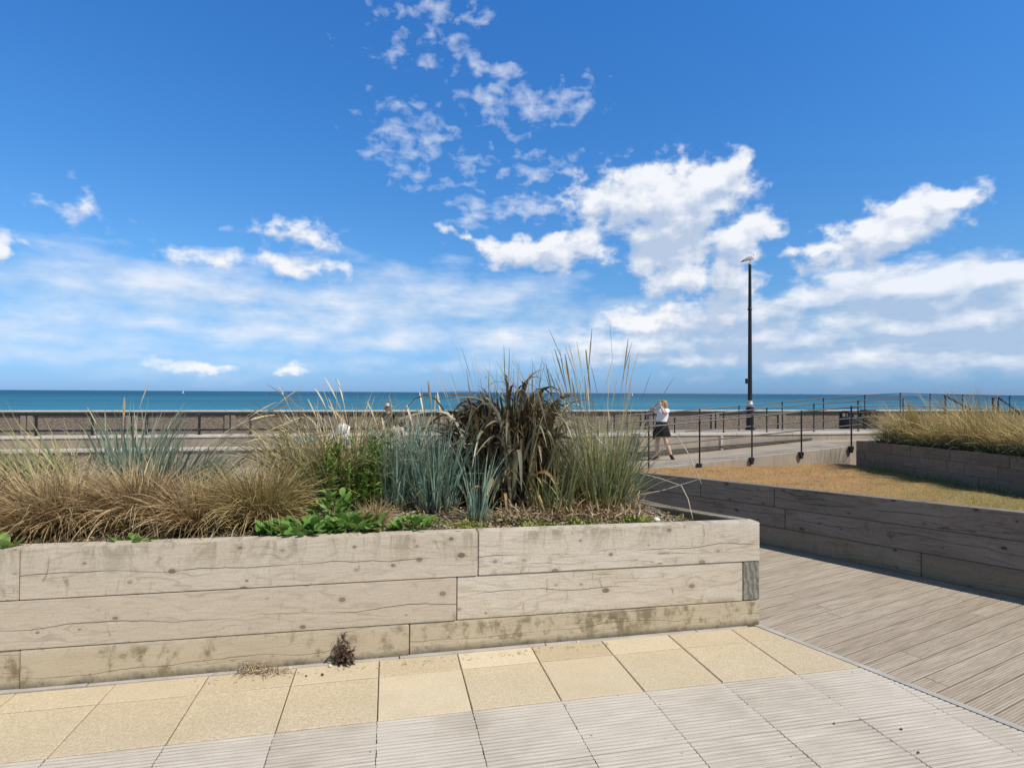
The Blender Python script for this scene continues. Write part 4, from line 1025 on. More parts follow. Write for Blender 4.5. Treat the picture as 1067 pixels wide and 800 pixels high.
def lyme(px, t, rx, top, n, lab, mat=L_BLUE, w=.011, k=.2, to=0.0, nst=0, sl=1.0, sto=0.0, stk=.5, lean=(.02, .42), bend=(.05, .9), grp=None, stc=L_STRAW, slean=(.15, .5), sbend=(.4, 1.1)):
    p = pl(px, t); h = hgt(px, top, p); q = plant('lyme_grass', lab, 'ornamental grass', p, grp)
    r = disc(n, rx, -.01); az = bias(outaz(r, .9), to, k)
    a = blades(r, az, U(lean[0], lean[1], n), U(bend[0], bend[1], n), U(.55, 1.1, n) * h * 1.02, U(.55, 1.15, n) * w, 8, 'leaf', .18, .9, 1.6)
    parts = [a]
    m = n // 5
    kk = (U(.4, .75, m), U(.6, 1.8, m)); r = disc(m, rx, -.01)
    parts.append(blades(r, bias(outaz(r, .9), to, k), U(.1, .5, m), U(.1, .5, m), U(.5, .95, m) * h, U(.5, 1, m) * w, 9, 'leaf', .18, .9, 1.6, kk))
    addpart('leaves', parts, mat, q)
    m = n // 5; r = disc(m, rx * 1.1, -.01)
    addpart('dead_leaves', [blades(r, outaz(r, .6), U(.3, 1.3, m), U(.2, 1.4, m), U(.25, .6, m) * h, U(.5, 1, m) * w * .8, 6, 'leaf', .1, .9)], L_STRAWC, q)
    if nst:
        r = disc(nst, rx * .8, -.01); az = bias(outaz(r, .6), sto, stk)
        st = [blades(r, az, U(slean[0], slean[1], nst), U(sbend[0], sbend[1], nst), U(.85, 1.15, nst) * h * sl, U(.014, .021, nst), 14, 'spike', .25, .6, 1.7)]
        addpart('flower_stems', st, stc, q)
    return q
lyme(138, 1.1, .16, 420, 150, 'upright clump of blue green lyme grass at the left, in front of the black railing', L_BLUE, w=.019, lean=(.0, .34), nst=5, sl=1.12, sto=0, stk=.9, slean=(.05, .2), sbend=(.2, .5))
lyme(192, 1.2, .17, 440, 150, 'blue grey lyme grass with straw seed heads arching right towards the middle', L_BLUE, w=.018, to=0, k=1.2, nst=34, sl=1.75, sto=.15, stk=2.6, lean=(.2, .8), slean=(.45, .8), sbend=(.5, 1.1))
# long green gold grass sweeping left
p = pl(66, .85); q = plant('marram_grass', 'long green and gold blades sweeping to the upper left, at the far left of the planter', 'ornamental grass', p); n = 130
r = disc(n, .16, -.01); az = bias(outaz(r, .5), LFT, 2.2)
addpart('leaves', [blades(r, az, U(.5, 1.05, n), U(.05, .55, n), U(.45, .95, n), U(.008, .016, n), 8, 'leaf', .18, .8, 1.4)], L_MARR, q)
n = 70; r = disc(n, .2, -.01); az = bias(outaz(r, .7), LFT, 1.6)
addpart('dead_leaves', [blades(r, az, U(.5, 1.2, n), U(.1, .9, n), U(.4, .9, n), U(.006, .012, n), 8, 'leaf', .18, .8, 1.4)], L_STRAWC, q)
n = 14; p = pl(66, 1.2)
q = plant('marram_grass', 'few thin pale upright blades left of the blue grass', 'ornamental grass', p)
r = disc(n, .16, -.01); addpart('leaves', [blades(r, U(0, 6.3, n), U(.1, .55, n), U(.0, .4, n), U(.35, .62, n), U(.009, .015, n), 8, 'leaf', .18, .8, 1.4)], L_MARR, q)

# leafy plants -----------------------------------------------------------
def leafy(px, t, rx, ry, h, n, size, lab, mat, name='leafy_plant', cat='plant', grp=None, up=(.25, .9), asp=.5, wd=None):
    p = pl(px, t); q = plant(name, lab, cat, p, grp)
    r = disc(n, rx, 0, 0, 0, ry); r[:, 2] = h * U(.1, 1, n) * (1 - .6 * (r[:, 0] / rx) ** 2)
    az = outaz(r, .9)
    a = blades(r, az, U(up[0], up[1], n) * 1.3, U(.3, 1.1, n), U(.6, 1.2, n) * size, U(.8, 1.2, n) * size * asp, 6, 'oval', .10, .5, 1.2)
    addpart('leaves', [a], mat, q)
    if n < 25: return q
    m = max(6, n // 4); rr = disc(m, rx * .5, -.02, 0, 0, ry * .5)
    addpart('stems', [blades(rr, outaz(rr, .6), U(.1, .9, m), U(.1, .6, m), U(.5, 1.1, m) * (h + size * .3), np.full(m, .006), 5, 'stem', .3, .5)], L_HERB, q)
    return q
leafy(312, .17, .24, .11, .09, 104, .092, 'patch of broad bright green leaves lapping the timber edge, right of the golden sedge', L_GREEN)
leafy(362, .20, .22, .11, .10, 98, .088, 'broad green leaves mounded in front of the tan tuft', L_GREEN)
leafy(345, .40, .12, .09, .22, 52, .08, 'taller stem of round green leaves behind the broad leaved patch', L_GREEN)
leafy(432, .20, .15, .08, .08, 42, .082, 'small plant of broad green leaves below the blue grass', L_GREEN)
leafy(135, .10, .11, .05, .035, 20, .085, 'green leaves in the dark gap under the brown sedge, at the timber edge', L_GREEN)
leafy(4, .06, .05, .03, .03, 4, .12, 'single large green leaf hanging over the timber edge at the far left', L_GREEN)
leafy(664, .24, .085, .06, .045, 70, .042, 'small bright green clump near the right end of the planter', L_LIME)
leafy(250, 1.0, .26, .12, .10, 90, .055, 'dark green leafy plant behind the golden sedge', L_DKG)
leafy(190, 1.0, .24, .10, .09, 90, .05, 'mid green leafy plant in front of the arching straw seed heads', L_HERB)
leafy(345, .75, .25, .15, .16, 90, .06, 'dark leafy mass at the foot of the straw coloured grass', L_DKG)
# leafy upright herb shoots
def shoots(px, t, rx, top, n, lab, mat=L_HERB, per=46):
    p = pl(px, t); h = hgt(px, top, p); q = plant('herb', lab, 'plant', p); st, lv = [], []
    for i in range(n):
        a = random.uniform(0, 6.28); k = rx * math.sqrt(random.random()); x, y = math.cos(a) * k, math.sin(a) * k * .6; hh = h * random.uniform(.6, 1.02); dx, dy = random.uniform(-.1, .1), random.uniform(-.08, .08)
        r = np.array([[x, y, -.01]]); 
        st.append(blades(r, np.array([math.atan2(dy, dx)]), np.array([math.hypot(dx, dy)]), np.zeros(1), np.array([hh]), np.array([.014]), 6, 'stem', .3, .5))
        tt = U(.12, 1.0, per) ** .8; lr_ = np.stack([x + dx * tt * hh, y + dy * tt * hh, tt * hh], 1)
        lv.append(blades(lr_, U(0, 6.28, per), U(.4, 1.1, per), U(.2, 1.1, per), U(.035, .07, per) * (1.25 - .6 * tt), U(.010, .017, per), 4, 'oval', .1, .6))
    addpart('leaves', lv, mat, q); addpart('stems', st, L_HERB, q)
shoots(350, .70, .16, 458, 18, 'leafy green herb shoots at the left side of the blue grass', L_HERB)
shoots(386, .72, .14, 446, 18, 'taller leafy green herb shoots between the straw grass and the blue grass', L_HERB)
shoots(322, .80, .13, 482, 11, 'low leafy green herb below the teal bag', L_GREEN)

# straw coloured curly grass with arching seed heads
p = pl(345, 1.1); q = plant('marram_grass', 'tangled straw coloured grass with seed heads arching left across the sea', 'ornamental grass', p); h = hgt(345, 408, p)
n = 800; r = disc(n, .30, -.01); az = bias(outaz(r, .9), LFT, .25)
addpart('leaves', [blades(r, az, U(.0, .7, n), U(.2, 1.6, n), U(.5, 1.15, n) * h, U(.006, .013, n), 9, 'leaf', .18, .9, 1.8)], L_STRAWC, q)
n = 260; r = disc(n, .30, -.01)
addpart('green_leaves', [blades(r, outaz(r, .9), U(.0, .6, n), U(.1, 1.3, n), U(.3, .8, n) * h, U(.006, .012, n), 8, 'leaf', .18, .9, 1.8)], L_MARR, q)
n = 20; r = disc(n, .22, -.01, .1); az = bias(outaz(r, .5), LFT, 1.6)
addpart('flower_stems', [blades(r, az, U(.05, .38, n), U(.25, .85, n), U(.9, 1.32, n) * h, U(.010, .015, n), 14, 'spike', .25, .6, 1.9)], L_STRAW, q)
n = 60; r = disc(n, .16, h * .55, -.34, .05); r[:, 2] = U(.15, .6, n) * h
addpart('dead_leaves', [blades(r, U(0, 6.28, n), U(.4, 1.6, n), U(.8, 2.6, n), U(.12, .3, n), U(.004, .008, n), 8, 'leaf', .1, .9)], L_STRAWC, q)
p = pl(300, 1.15); h = hgt(300, 462, p); n = 240; q = plant('marram_grass', 'low tangle of curled straw leaves left of the teal bag', 'ornamental grass', p)
r = disc(n, .24, -.01); addpart('leaves', [blades(r, bias(outaz(r, .9), LFT, .3), U(.1, .9, n), U(.4, 2.0, n), U(.4, 1.1, n) * h, U(.004, .009, n), 9, 'leaf', .18, .9, 1.6)], L_STRAWC, q)

# blue green clumps left of the flax
G1 = 'clumps of teal lyme grass left of the dark flax'
lyme(418, .85, .15, 432, 210, 'leftmost of the teal lyme grass clumps beside the dark flax', L_BLUED, w=.015, nst=5, sl=1.15, slean=(.0, .3), sbend=(.1, .5), grp=G1, sto=LFT)
lyme(455, .78, .16, 424, 250, 'dense teal lyme grass between the left clump and the dark flax', L_BLUED, w=.015, nst=5, sl=1.2, slean=(.0, .25), sbend=(.1, .5), grp=G1, sto=LFT)
lyme(436, 1.2, .18, 428, 190, 'teal lyme grass behind the dense clump, with pale seed stalks', L_BLUED, w=.015, nst=6, sl=1.2, slean=(.0, .3), sbend=(.1, .5), grp=G1, sto=LFT)
lyme(497, .40, .06, 440, 46, 'narrow teal lyme grass clump standing in front of the dark flax', L_BLUED, w=.009, lean=(.0, .4), grp=G1)

# dark flax ---------------------------------------------------------------
p = pl(530, .78); p2 = p; h = hgt(530, 388, p)
q = plant('flax', 'tall dark bronze flax with broad strappy leaves in the middle of the planter', 'plant', p)
n = 680; r = disc(n, .31, -.01, -.03, .03, .20); rr_ = np.hypot((r[:, 0] + .03) / .30, (r[:, 1] - .03) / .20); az = outaz(r, 1.1)
a = blades(r, az, U(.0, .20, n), U(-.1, .25, n), U(.5, 1.0, n) * h * (1 - .22 * rr_ ** 2), U(.016, .048, n), 14, 'flax', .16, 1.3, 1.7, (U(.7, .95, n), U(.0, 1.6, n)))
n = 210; r = disc(n, .33, -.01, -.03, .02, .22); rr_ = np.hypot((r[:, 0] + .03) / .34, (r[:, 1] - .02) / .22)
b = blades(r, outaz(r, 1.2), U(.0, .16, n), U(.0, .2, n), U(.7, 1.25, n) * h * (1 - .22 * rr_ ** 2), U(.016, .050, n), 18, 'flax', .16, 1.4, 1.7, (U(.62, .88, n), U(1.2, 2.9, n)))
addpart('leaves', [a, b], L_PHOR, q)
n = 46; r = disc(n, .32, -.01, .0, 0, .2)
addpart('broken_leaves', [blades(r, outaz(r, .5), U(.02, .36, n), U(.1, .5, n), U(.8, 1.2, n) * h, U(.016, .034, n), 14, 'flax', .16, .8, 1.7, (U(.6, .82, n), U(1.2, 2.4, n)))], leaf_mat('pale_flax_blade', [(.26, .24, .16), (.38, .34, .22), (.20, .19, .11), (.46, .42, .30)], None, .5, (.10, .09, .05), .3, .15, .35, .5), q)
n = 30; r = disc(n, .17, -.01, -.02, -.06, .10)
addpart('dead_leaves', [blades(r, bias(outaz(r, .8), -PI / 2, .8), U(.2, .7, n), U(.2, .9, n), U(.3, .62, n) * h, U(.016, .034, n), 12, 'flax', .16, .8, 1.6, (U(.4, .75, n), U(1.2, 2.2, n)))], L_PHORD, q)
n = 46; r = disc(n, .26, -.01, 0, 0, .2); az = bias(outaz(r, .5), LFT, .15)
addpart('thin_stalks', [blades(r, az, U(.0, .32, n), U(.0, .25, n), U(.85, 1.26, n) * h, U(.005, .009, n), 8, 'spike', .25, .6)], L_MSTEM, q)

# tall marram right of the flax -------------------------------------------
p = pl(622, .62); q = plant('marram_grass', 'tall green marram grass with upright seed spikes right of the dark flax', 'ornamental grass', p); h = hgt(622, 420, p)
n = 460; r = disc(n, .23, -.01, -.03, 0, .18); az = bias(outaz(r, .8), LFT, .3)
a = blades(r, az, U(.0, .42, n), U(.0, .75, n), U(.55, 1.12, n) * h, U(.006, .012, n), 9, 'leaf', .18, .9, 1.7)
n = 120; r = disc(n, .12, -.01, .05, -.02, .1); b = blades(r, bias(outaz(r, .5), .1, .7), U(.2, .85, n), U(.1, .8, n), U(.4, .85, n) * h, U(.006, .011, n), 9, 'leaf', .18, .9, 1.7)
addpart('leaves', [a, b], L_MARR, q)
n = 100; r = disc(n, .20, -.01, .06, 0, .1); addpart('grey_leaves', [blades(r, outaz(r, .8), U(.05, .6, n), U(.0, .7, n), U(.4, .95, n) * h, U(.006, .011, n), 9, 'leaf', .18, .9, 1.6)], L_BLUE, q)
n = 74; r = disc(n, .24, -.01, -.05, 0, .16); az = bias(outaz(r, .5), LFT, .5)
a = blades(r, az, U(.0, .48, n), U(.0, .35, n), U(.9, 1.65, n) * h, U(.008, .013, n), 12, 'spike', .3, .6, 1.4)
n = 13; r = disc(n, .20, -.01, .0, 0, .12); b = blades(r, bias(U(0, 6.28, n), LFT, .3), U(.0, .3, n), U(.0, .3, n), U(1.1, 1.85, n) * h, U(.008, .012, n), 12, 'spike', .3, .6, 1.4)
addpart('flower_stems', [a, b], L_MSTEM, q)
n = 170; r = disc(n, .24, -.005, -.03, -.02, .16); addpart('dead_leaves', [blades(r, outaz(r, .8), U(.2, 1.3, n), U(.2, 1.3, n), U(.15, .5, n) * h, U(.005, .010, n), 7, 'leaf', .15, .9)], leaf_mat('rusty_dead_blade', [(.34, .20, .085), (.46, .30, .14), (.28, .16, .07), (.55, .40, .21)], None, .5, None, .2, .15), q)
n = 150; p = pl(575, .55); h2 = hgt(575, 470, p); q = plant('marram_grass', 'thick olive marram blades leaning against the right side of the dark flax', 'ornamental grass', p)
r = disc(n, .17, -.01); addpart('leaves', [blades(r, bias(outaz(r, .9), .2, .2), U(.0, .5, n), U(.0, .9, n), U(.5, 1.25, n) * h2, U(.007, .014, n), 9, 'leaf', .18, .9, 1.7)], L_MARR, q)
n = 110; r = disc(n, .22, -.005, 0, -.05, .12); addpart('dead_leaves', [blades(r, outaz(r, .8), U(.2, 1.3, n), U(.2, 1.5, n), U(.2, .6, n) * h2, U(.006, .012, n), 7, 'leaf', .15, .9)], L_PHORD, q)

# fallen pale stems lying over the right end of the planter
for lab, pts in (('pale dead stem lying along the inside of the right end of the planter', [(668, 521, 4.5), (715, 531, 4.25), (742, 536, 4.1)]),
                 ('pale dead stem reaching over the corner of the planter', [(690, 528, 4.3), (740, 536.5, 4.02), (772, 540, 3.93), (779, 541.5, 3.9)]),
                 ('bent pale stem sticking up near the planter corner, its tip folded down', [(660, 491, 4.4), (690, 499, 4.3), (710, 506, 4.2), (717, 520, 4.15), (722, 541, 4.05)]),
                 ('pale stem crossing in front of the ramp and pointing down to the low wall', [(632, 518, 4.4), (668, 488, 4.35), (696, 462, 4.3), (706, 455, 4.28), (718, 474, 4.2), (731, 504, 4.1)]),
                 ('thin pale stem leaning right from the marram towards the low wall', [(640, 520, 4.4), (690, 511, 4.3), (735, 497, 4.2)])):
    P_ = [A(*k) for k in pts]; bm = bmesh.new()
    tube(bm, [k - P_[0] for k in P_], [.004] * (len(P_) - 1) + [.0015], 5)
    o = fin('fallen_stem', bm, simple('dry_stem', (.50, .44, .30), .8, .2, 60)); o.location = P_[0]; tag(o, lab, 'stem', 'fallen pale stems at the right end of the planter')
# white pebble
def stone(p, r, lab, mat, name='pebble', grp=None, flat=.75):
    bm = bmesh.new(); bmesh.ops.create_icosphere(bm, subdivisions=2, radius=r)
    a, b = random.uniform(2, 5), random.uniform(2, 5)
    for k in bm.verts: k.co *= 1 + .10 * math.sin(k.co.x / r * a + k.co.y / r * b); k.co.z *= flat
    o = fin(name, bm, mat, smooth=True); o.location = p + Vector((0, 0, r * flat * .8)); o.rotation_euler.z = random.uniform(0, 6); tag(o, lab, 'stone', grp); return o
k = pl(684, .33); stone(k, .024, 'white round pebble on the soil beside the bright green clump', simple('white_stone', (.75, .73, .68), .7))

# low yellow green ground cover and litter (uncountable)
def scatter(fn, n, size, asp, mat, name, lab, cat, up=(.2, 1.3), rise=.02, sd=.0):
    pts = []
    while len(pts) < n:
        p_ = fn()
        if p_ is not None: pts.append(p_)
    r = np.array(pts); r[:, 2] += U(-.004, rise, n)
    tag(addpart(name, [blades(r, U(0, 6.28, n), U(up[0], up[1], n), U(-.3, .9, n), U(.5, 1.4, n) * size, U(.6, 1.3, n) * size * asp, 3, 'oval', .12, 1.0)], mat), lab, cat, kind='stuff')
def gc():
    px = random.choice((random.uniform(430, 600), random.uniform(395, 640), random.uniform(560, 720))); t = .12 + .32 * random.random() ** 1.8
    p = pl(px, t)
    if math.sin(p.x * 17) + math.sin(p.y * 23 + p.x * 9) < -.2: return None
    return (p.x, p.y, p.z)
scatter(gc, 2300, .022, .6, L_LIME, 'ground_cover', 'low yellow green ground cover along the front of the soil', 'ground cover', (.3, 1.2), .02)
def lt():
    px = random.uniform(380, 770); t = .11 + 1.2 * random.random() ** 1.5; p = pl(px, t)
    if (p - PC - vw * .1).dot(Vector((-sn.x, -sn.y, 0))) < .03: return None
    return (p.x, p.y, p.z)
scatter(lt, 5200, .03, .34, L_LITT, 'leaf_litter', 'dry leaf and wood chip litter on the soil', 'litter', (.9, 1.7), .014)
def lt2():
    px = random.uniform(520, 668); t = .25 + .6 * random.random(); p = pl(px, t); return (p.x, p.y, p.z)
scatter(lt2, 1500, .075, .12, L_LITT, 'dead_leaf_litter', 'curled dead brown leaves heaped around the foot of the flax', 'litter', (.3, 1.7), .07)
def lt3():
    px = random.uniform(-20, 400); t = .10 + 1.2 * random.random(); p = pl(px, t); return (p.x, p.y, p.z)
scatter(lt3, 2200, .06, .13, L_LITT, 'straw_litter', 'dry straw litter under the sedge mounds', 'litter', (.7, 1.7), .02)

# at the foot of the planter: withered plant, straw, stones
p = G(355, 692); p += vw * .012
q = plant('withered_plant', 'dark brown withered plant standing at the foot of the planter on the pale edging', 'plant', p)
lv = []; n = 150; zz_ = RNG.beta(1.2, 2.2, n) * .135; r = np.stack([RNG.normal(0, .032, n) * (1.15 - zz_ / .16) - zz_ * .08 + .02, RNG.normal(-.012, .012, n), zz_], 1)
lv.append(blades(r, U(0, 6.28, n), U(.2, 1.9, n), U(.5, 2.6, n), U(.02, .045, n), U(.007, .015, n), 5, 'oval', .25, 1.2))
n = 26; r = np.stack([RNG.normal(.02, .008, n), RNG.normal(-.01, .005, n), U(.13, .17, n)], 1); lv.append(blades(r, U(0, 6.28, n), U(.2, 1.9, n), U(.5, 2.6, n), U(.012, .03, n), U(.005, .009, n), 5, 'oval', .25, 1.2))
addpart('leaves', lv, L_DEADB, q)
n = 9; r = disc(n, .015, 0); addpart('stems', [blades(r, U(0, 6.28, n), U(.0, .35, n), U(0, .3, n), U(.10, .18, n), np.full(n, .005), 5, 'stem', .3, .5)], L_DEADB, q)
p = G(266, 703); q = plant('straw_heap', 'little heap of dry straw and twigs at the foot of the planter', 'litter', p)
n = 150; r = np.stack([RNG.normal(0, .085, n), RNG.normal(0, .014, n) + .02, U(0, .02, n)], 1)
addpart('twigs', [blades(r, U(0, 6.28, n), U(.6, 1.65, n), U(-.4, 1.2, n), U(.03, .10, n), U(.002, .006, n), 5, 'leaf', .2, .9)], L_LITT, q)
cs = (('cream round pebble leaning on the withered plant', 344, 694.5, .011, (.62, .52, .36)), ('grey chip of stone between the straw heap and the withered plant', 302, 697, .010, (.48, .45, .40)), ('dark brown crumb on the buff slab right of the straw heap', 336, 703.5, .008, (.07, .05, .035)), ('dark crumb on the buff slab below the withered plant', 319, 704.5, .006, (.10, .07, .05)), ('pale stone chip at the foot of the planter, right of the lowest board joint', 602, 669, .009, (.55, .50, .42)), ('dark pebble on the ribbed grey paving, lower right', 939, 760, .006, (.05, .045, .04)), ('small brown crumb on the ribbed paving left of the dark pebble', 869, 754, .005, (.08, .06, .05)), ('brown crumb on the ribbed paving near the bottom edge', 957, 784, .005, (.12, .09, .07)))
for i, (lab, px, py, r_, c_) in enumerate(cs): stone(G(px, py), r_, lab, simple('stone_%s' % ('cream', 'grey', 'brown', 'umber', 'pale', 'dark', 'rust', 'tan')[i], c_, .85))
def lt4():
    px = random.uniform(200, 640); p = G(px, 705 - (px - 266) * .095) - vw * random.uniform(-.015, .05); return (p.x, p.y, .002)
scatter(lt4, 150, .022, .2, L_LITT, 'debris', 'scraps of dry leaf along the foot of the planter', 'litter', (1.2, 1.7), .006)

# dune grass in the right planter -----------------------------------------
def p2(a, off):     # a = distance along its front wall, off = behind the face
    k = c2 + P2d * a + P2n * off; k.z = p2c.z + kz2 * a - .05; return k
labs = ['golden dune grass at the left end of the far planter, with a leaning upright plume', 'second clump of golden dune grass from the left end of the far planter', 'dense golden dune grass in the middle of the far planter', 'golden dune grass with drooping grey green leaves, right of the middle of the far planter',
        'golden dune grass near the right edge of the photo, behind long pale blades', 'golden dune grass at the right edge of the photo', 'golden dune grass at the back left of the far planter', 'golden dune grass at the back of the far planter, in front of the stair handrails', 'golden dune grass at the back right of the far planter']
spots = [(.9, .75, .86, .8), (1.9, .8, .60, .8), (2.9, .8, .84, 1), (3.8, .75, .58, .8), (4.6, .7, .72, 1), (5.4, .8, .56, .9), (1.2, 1.9, 1.05, .9), (2.6, 2.0, .80, .9), (4.2, 1.9, .88, .9)]
for lab, (a_, o_, h_, d_) in zip(labs, spots):
    p = p2(a_, o_); q = plant('dune_grass', lab, 'dune grass', p, 'clumps of dune grass in the far right planter')
    n = int(900 * d_); r = disc(n, .52, -.02); r[:, 0] += P2n.x * .08; az = bias(outaz(r, 1.1), LFT - .5, .8)
    addpart('leaves', [blades(r, az, U(.0, .85, n), U(.2, 1.8, n), U(.5, 1.6, n) * h_, U(.007, .016, n), 7, 'leaf', .15, .9, 1.7)], L_DUNE, q)
    n = int(460 * d_); r = disc(n, .55, -.02); r[:, 0] -= P2n.x * .16; az = bias(outaz(r, .9), -PI / 2 - .4, .5)
    addpart('grey_leaves', [blades(r, az, U(.1, .9, n), U(.3, 1.9, n), U(.4, .85, n) * h_, U(.008, .016, n), 7, 'leaf', .15, .9, 1.5)], L_DUNEG, q)
    n = 22; r = disc(n, .4, -.02)
    addpart('flower_stems', [blades(r, bias(outaz(r, .5), LFT, 2.0), U(.1, .5, n), U(.1, .5, n), U(1.05, 1.45, n) * h_, U(.010, .016, n), 8, 'spike', .3, .6)], L_MSTEM, q)
k = p2(.9, .7); q = plant('dune_grass', 'tight straw plume leaning left above the far planter, beside the railing end', 'dune grass', k, 'clumps of dune grass in the far right planter')
n = 150; r = disc(n, .10, -.02, .35, 0); addpart('leaves', [blades(r, bias(outaz(r, .3), LFT, 3.0), U(.15, .40, n), U(.0, .35, n), U(.85, 1.28, n), U(.007, .012, n), 7, 'leaf', .15, .9)], L_DUNE, q)
# weeds at the foot of the far planter
n = 700; rt = []
for i in range(n):
    a_ = random.uniform(.6, 6.4); k = c2 + P2d * a_ - P2n * abs(random.gauss(0, .10)); rt.append((k.x, k.y, lawn_z(k.x, k.y) - .01))
rt = np.array(rt)
tag(addpart('weeds', [blades(rt, U(0, 6.28, n), U(.0, .5, n), U(.1, .8, n), U(.06, .30, n), U(.006, .011, n), 5, 'leaf', .15, .9)], L_MARR), 'sparse thin grass along the foot of the far planter', 'grass', kind='stuff')
SUNE, SKYS, EXPO = 4.4, .1, .03
SKYT = tuple((p_, tuple(c_ * 1.1 for c_ in k_)) for p_, k_ in ((0.0, (.30, .57, 1.30)), (.09, (.42, .70, 1.2)), (.22, (.53, .84, 1.15)), (.37, (.50, .94, 1.32)), (.63, (.42, 1.0, 1.53)), (1.0, (.37, 1.05, 1.76))))
SEED1, SEED3, SEED4 = (56.1, 33.3, 0), (40.9, 18.3, 0), (47.7, 19.9, 0)
# ================================================================== SKY AND SUN
SUN_AZ, SUN_EL = R(-36), R(50)
s = Vector((math.cos(SUN_EL) * math.cos(SUN_AZ), math.cos(SUN_EL) * math.sin(SUN_AZ), math.sin(SUN_EL)))
ld = bpy.data.lights.new('sun', 'SUN'); ld.energy = SUNE; ld.angle = R(.55); ld.color = (1, .94, .84)
lo = bpy.data.objects.new('sun', ld); COL.objects.link(lo); lo.rotation_euler = s.to_track_quat('Z', 'Y').to_euler(); lo.location = s * 60

def azel(px, py):
    d = ray(px, py); return math.degrees(math.atan2(d.x, d.y)), math.degrees(math.asin(d.z))
def after(nt, vec, val):             # evaluate vec only once val is known (keeps the shader small in memory)
    return nt.add('ShaderNodeVectorMath', {0: val, 1: (1e-7, 1e-7, 1e-7), 2: vec}, operation='MULTIPLY_ADD')
def blobs(nt, Q, lst, soft=.18):
    """soft ellipses over (azimuth, elevation) in degrees"""
    acc = None
    for (px, py, rx, ry, rot, w) in lst:
        a, e = azel(px, py); a2, _ = azel(px + rx, py); _, e2 = azel(px, py - ry)
        loc = nt.map(Q, (a, e, 0), (0, 0, R(rot)), (abs(a2 - a), abs(e2 - e), 1), 'TEXTURE')
        b = nt.m('MULTIPLY_ADD', nt.vm('LENGTH', loc, out=1), -w, w)
        acc = b if acc is None else nt.add('ShaderNodeMath', {0: acc, 1: b, 2: soft}, operation='SMOOTH_MAX')
        Q = after(nt, Q, acc)
    return acc, Q
CUM = [(690, 208, 120, 50, 0, 1.15), (745, 190, 62, 32, 0, 1.15), (630, 208, 66, 28, 0, .9), (700, 250, 66, 56, 0, 1.15), (770, 248, 46, 30, 0, 1.1), (708, 288, 48, 28, 0, 1.1), (755, 295, 44, 50, 0, .95),
       (572, 263, 96, 23, 0, 1), (492, 250, 34, 8, -20, .7),
       (905, 250, 84, 34, 8, 1.1), (945, 234, 74, 40, 10, 1.15), (985, 210, 50, 22, 12, 1.05), (862, 260, 58, 13, 0, .9),
       (305, 248, 62, 20, 0, .62), (218, 266, 50, 13, 0, .38), (308, 276, 60, 15, -8, .5), (-4, 261, 36, 22, 0, 1), (205, 383, 50, 9, 0, .6), (306, 386, 24, 7, 0, .7), (62, 214, 56, 12, -8, .10),
       (690, 335, 100, 20, 0, .75)]
ALT = [(428, 146, 62, 46, 0, .85), (450, 190, 46, 14, 0, .6), (520, 104, 62, 24, 0, .9), (490, 165, 48, 20, 0, .8), (575, 112, 62, 30, 15, .8), (455, 14, 62, 20, 0, .75), (432, 54, 62, 22, 0, .7), (505, 66, 64, 20, -25, .8),
       (560, 175, 76, 16, 0, .75), (500, 220, 42, 22, 0, .9), (558, 214, 50, 24, 0, .9), (600, 242, 34, 14, 0, .6)]
STR = [(260, 308, 360, 34, 0, .8), (90, 298, 200, 16, 0, .8), (430, 318, 210, 44, 0, .8), (330, 345, 360, 32, 0, .7), (20, 345, 170, 30, 0, .7), (510, 352, 180, 30, 0, .65), (170, 372, 330, 18, 0, .5), (-120, 320, 200, 40, 0, .8)]
BNK = [(930, 302, 190, 30, 4, 1), (1050, 290, 100, 30, 0, 1), (950, 338, 240, 40, 0, 1), (1070, 330, 100, 60, 0, 1), (780, 350, 140, 36, 0, .9), (690, 358, 140, 24, 0, .75), (930, 374, 340, 26, 0, .95), (740, 376, 160, 16, 0, .7), (1170, 320, 140, 60, 0, .9)]
DRK = [(700, 250, 70, 26, 0, 1), (765, 312, 60, 34, 0, .9), (760, 352, 110, 26, 0, 1.2), (940, 262, 60, 13, 8, .8), (985, 330, 110, 14, 2, .8), (1000, 362, 150, 22, 0, 1.2), (840, 372, 160, 16, 0, .8), (900, 318, 60, 8, 0, .5), (1067, 330, 60, 14, 0, .6)]
w = bpy.data.worlds.new('World'); scene.world = w; w.use_nodes = True; w.node_tree.nodes.clear(); nt = NT(w.node_tree)
try: w.cycles.sampling_method = 'NONE'
except Exception: pass
sky = nt.add('ShaderNodeTexSky', None, 0, sky_type='NISHITA', sun_disc=False, sun_elevation=SUN_EL, sun_rotation=math.atan2(s.x, s.y), altitude=0, air_density=1.0, dust_density=.25, ozone_density=2.0)
co = nt.add('ShaderNodeTexCoord', out=0)
sep = nt.add('ShaderNodeSeparateXYZ', {0: nt.vm('NORMALIZE', co)}, out=None)
az = nt.m('MULTIPLY', nt.m('ARCTAN2', sep.outputs[0], sep.outputs[1]), 57.29578); el = nt.m('MULTIPLY', nt.m('ARCSINE', sep.outputs[2]), 57.29578)
P = nt.add('ShaderNodeCombineXYZ', {0: az, 1: el, 2: 0.0})
hz = nt.mr(el, 0, 34, 0, 1)
tint = nt.ramp(hz, [(p_, tuple(c_ / 2 for c_ in k_)) for p_, k_ in SKYT])
clear = nt.vm('MULTIPLY', sky, nt.vm('SCALE', tint, None)) if False else nt.vm('MULTIPLY', nt.vm('MULTIPLY', sky, tint), (2.0, 2.0, 2.0))
front = nt.m('MULTIPLY', nt.m('LESS_THAN', nt.m('ABSOLUTE', az), 62.0), nt.m('MULTIPLY', nt.m('LESS_THAN', el, 42.0), nt.m('GREATER_THAN', el, -.5)))
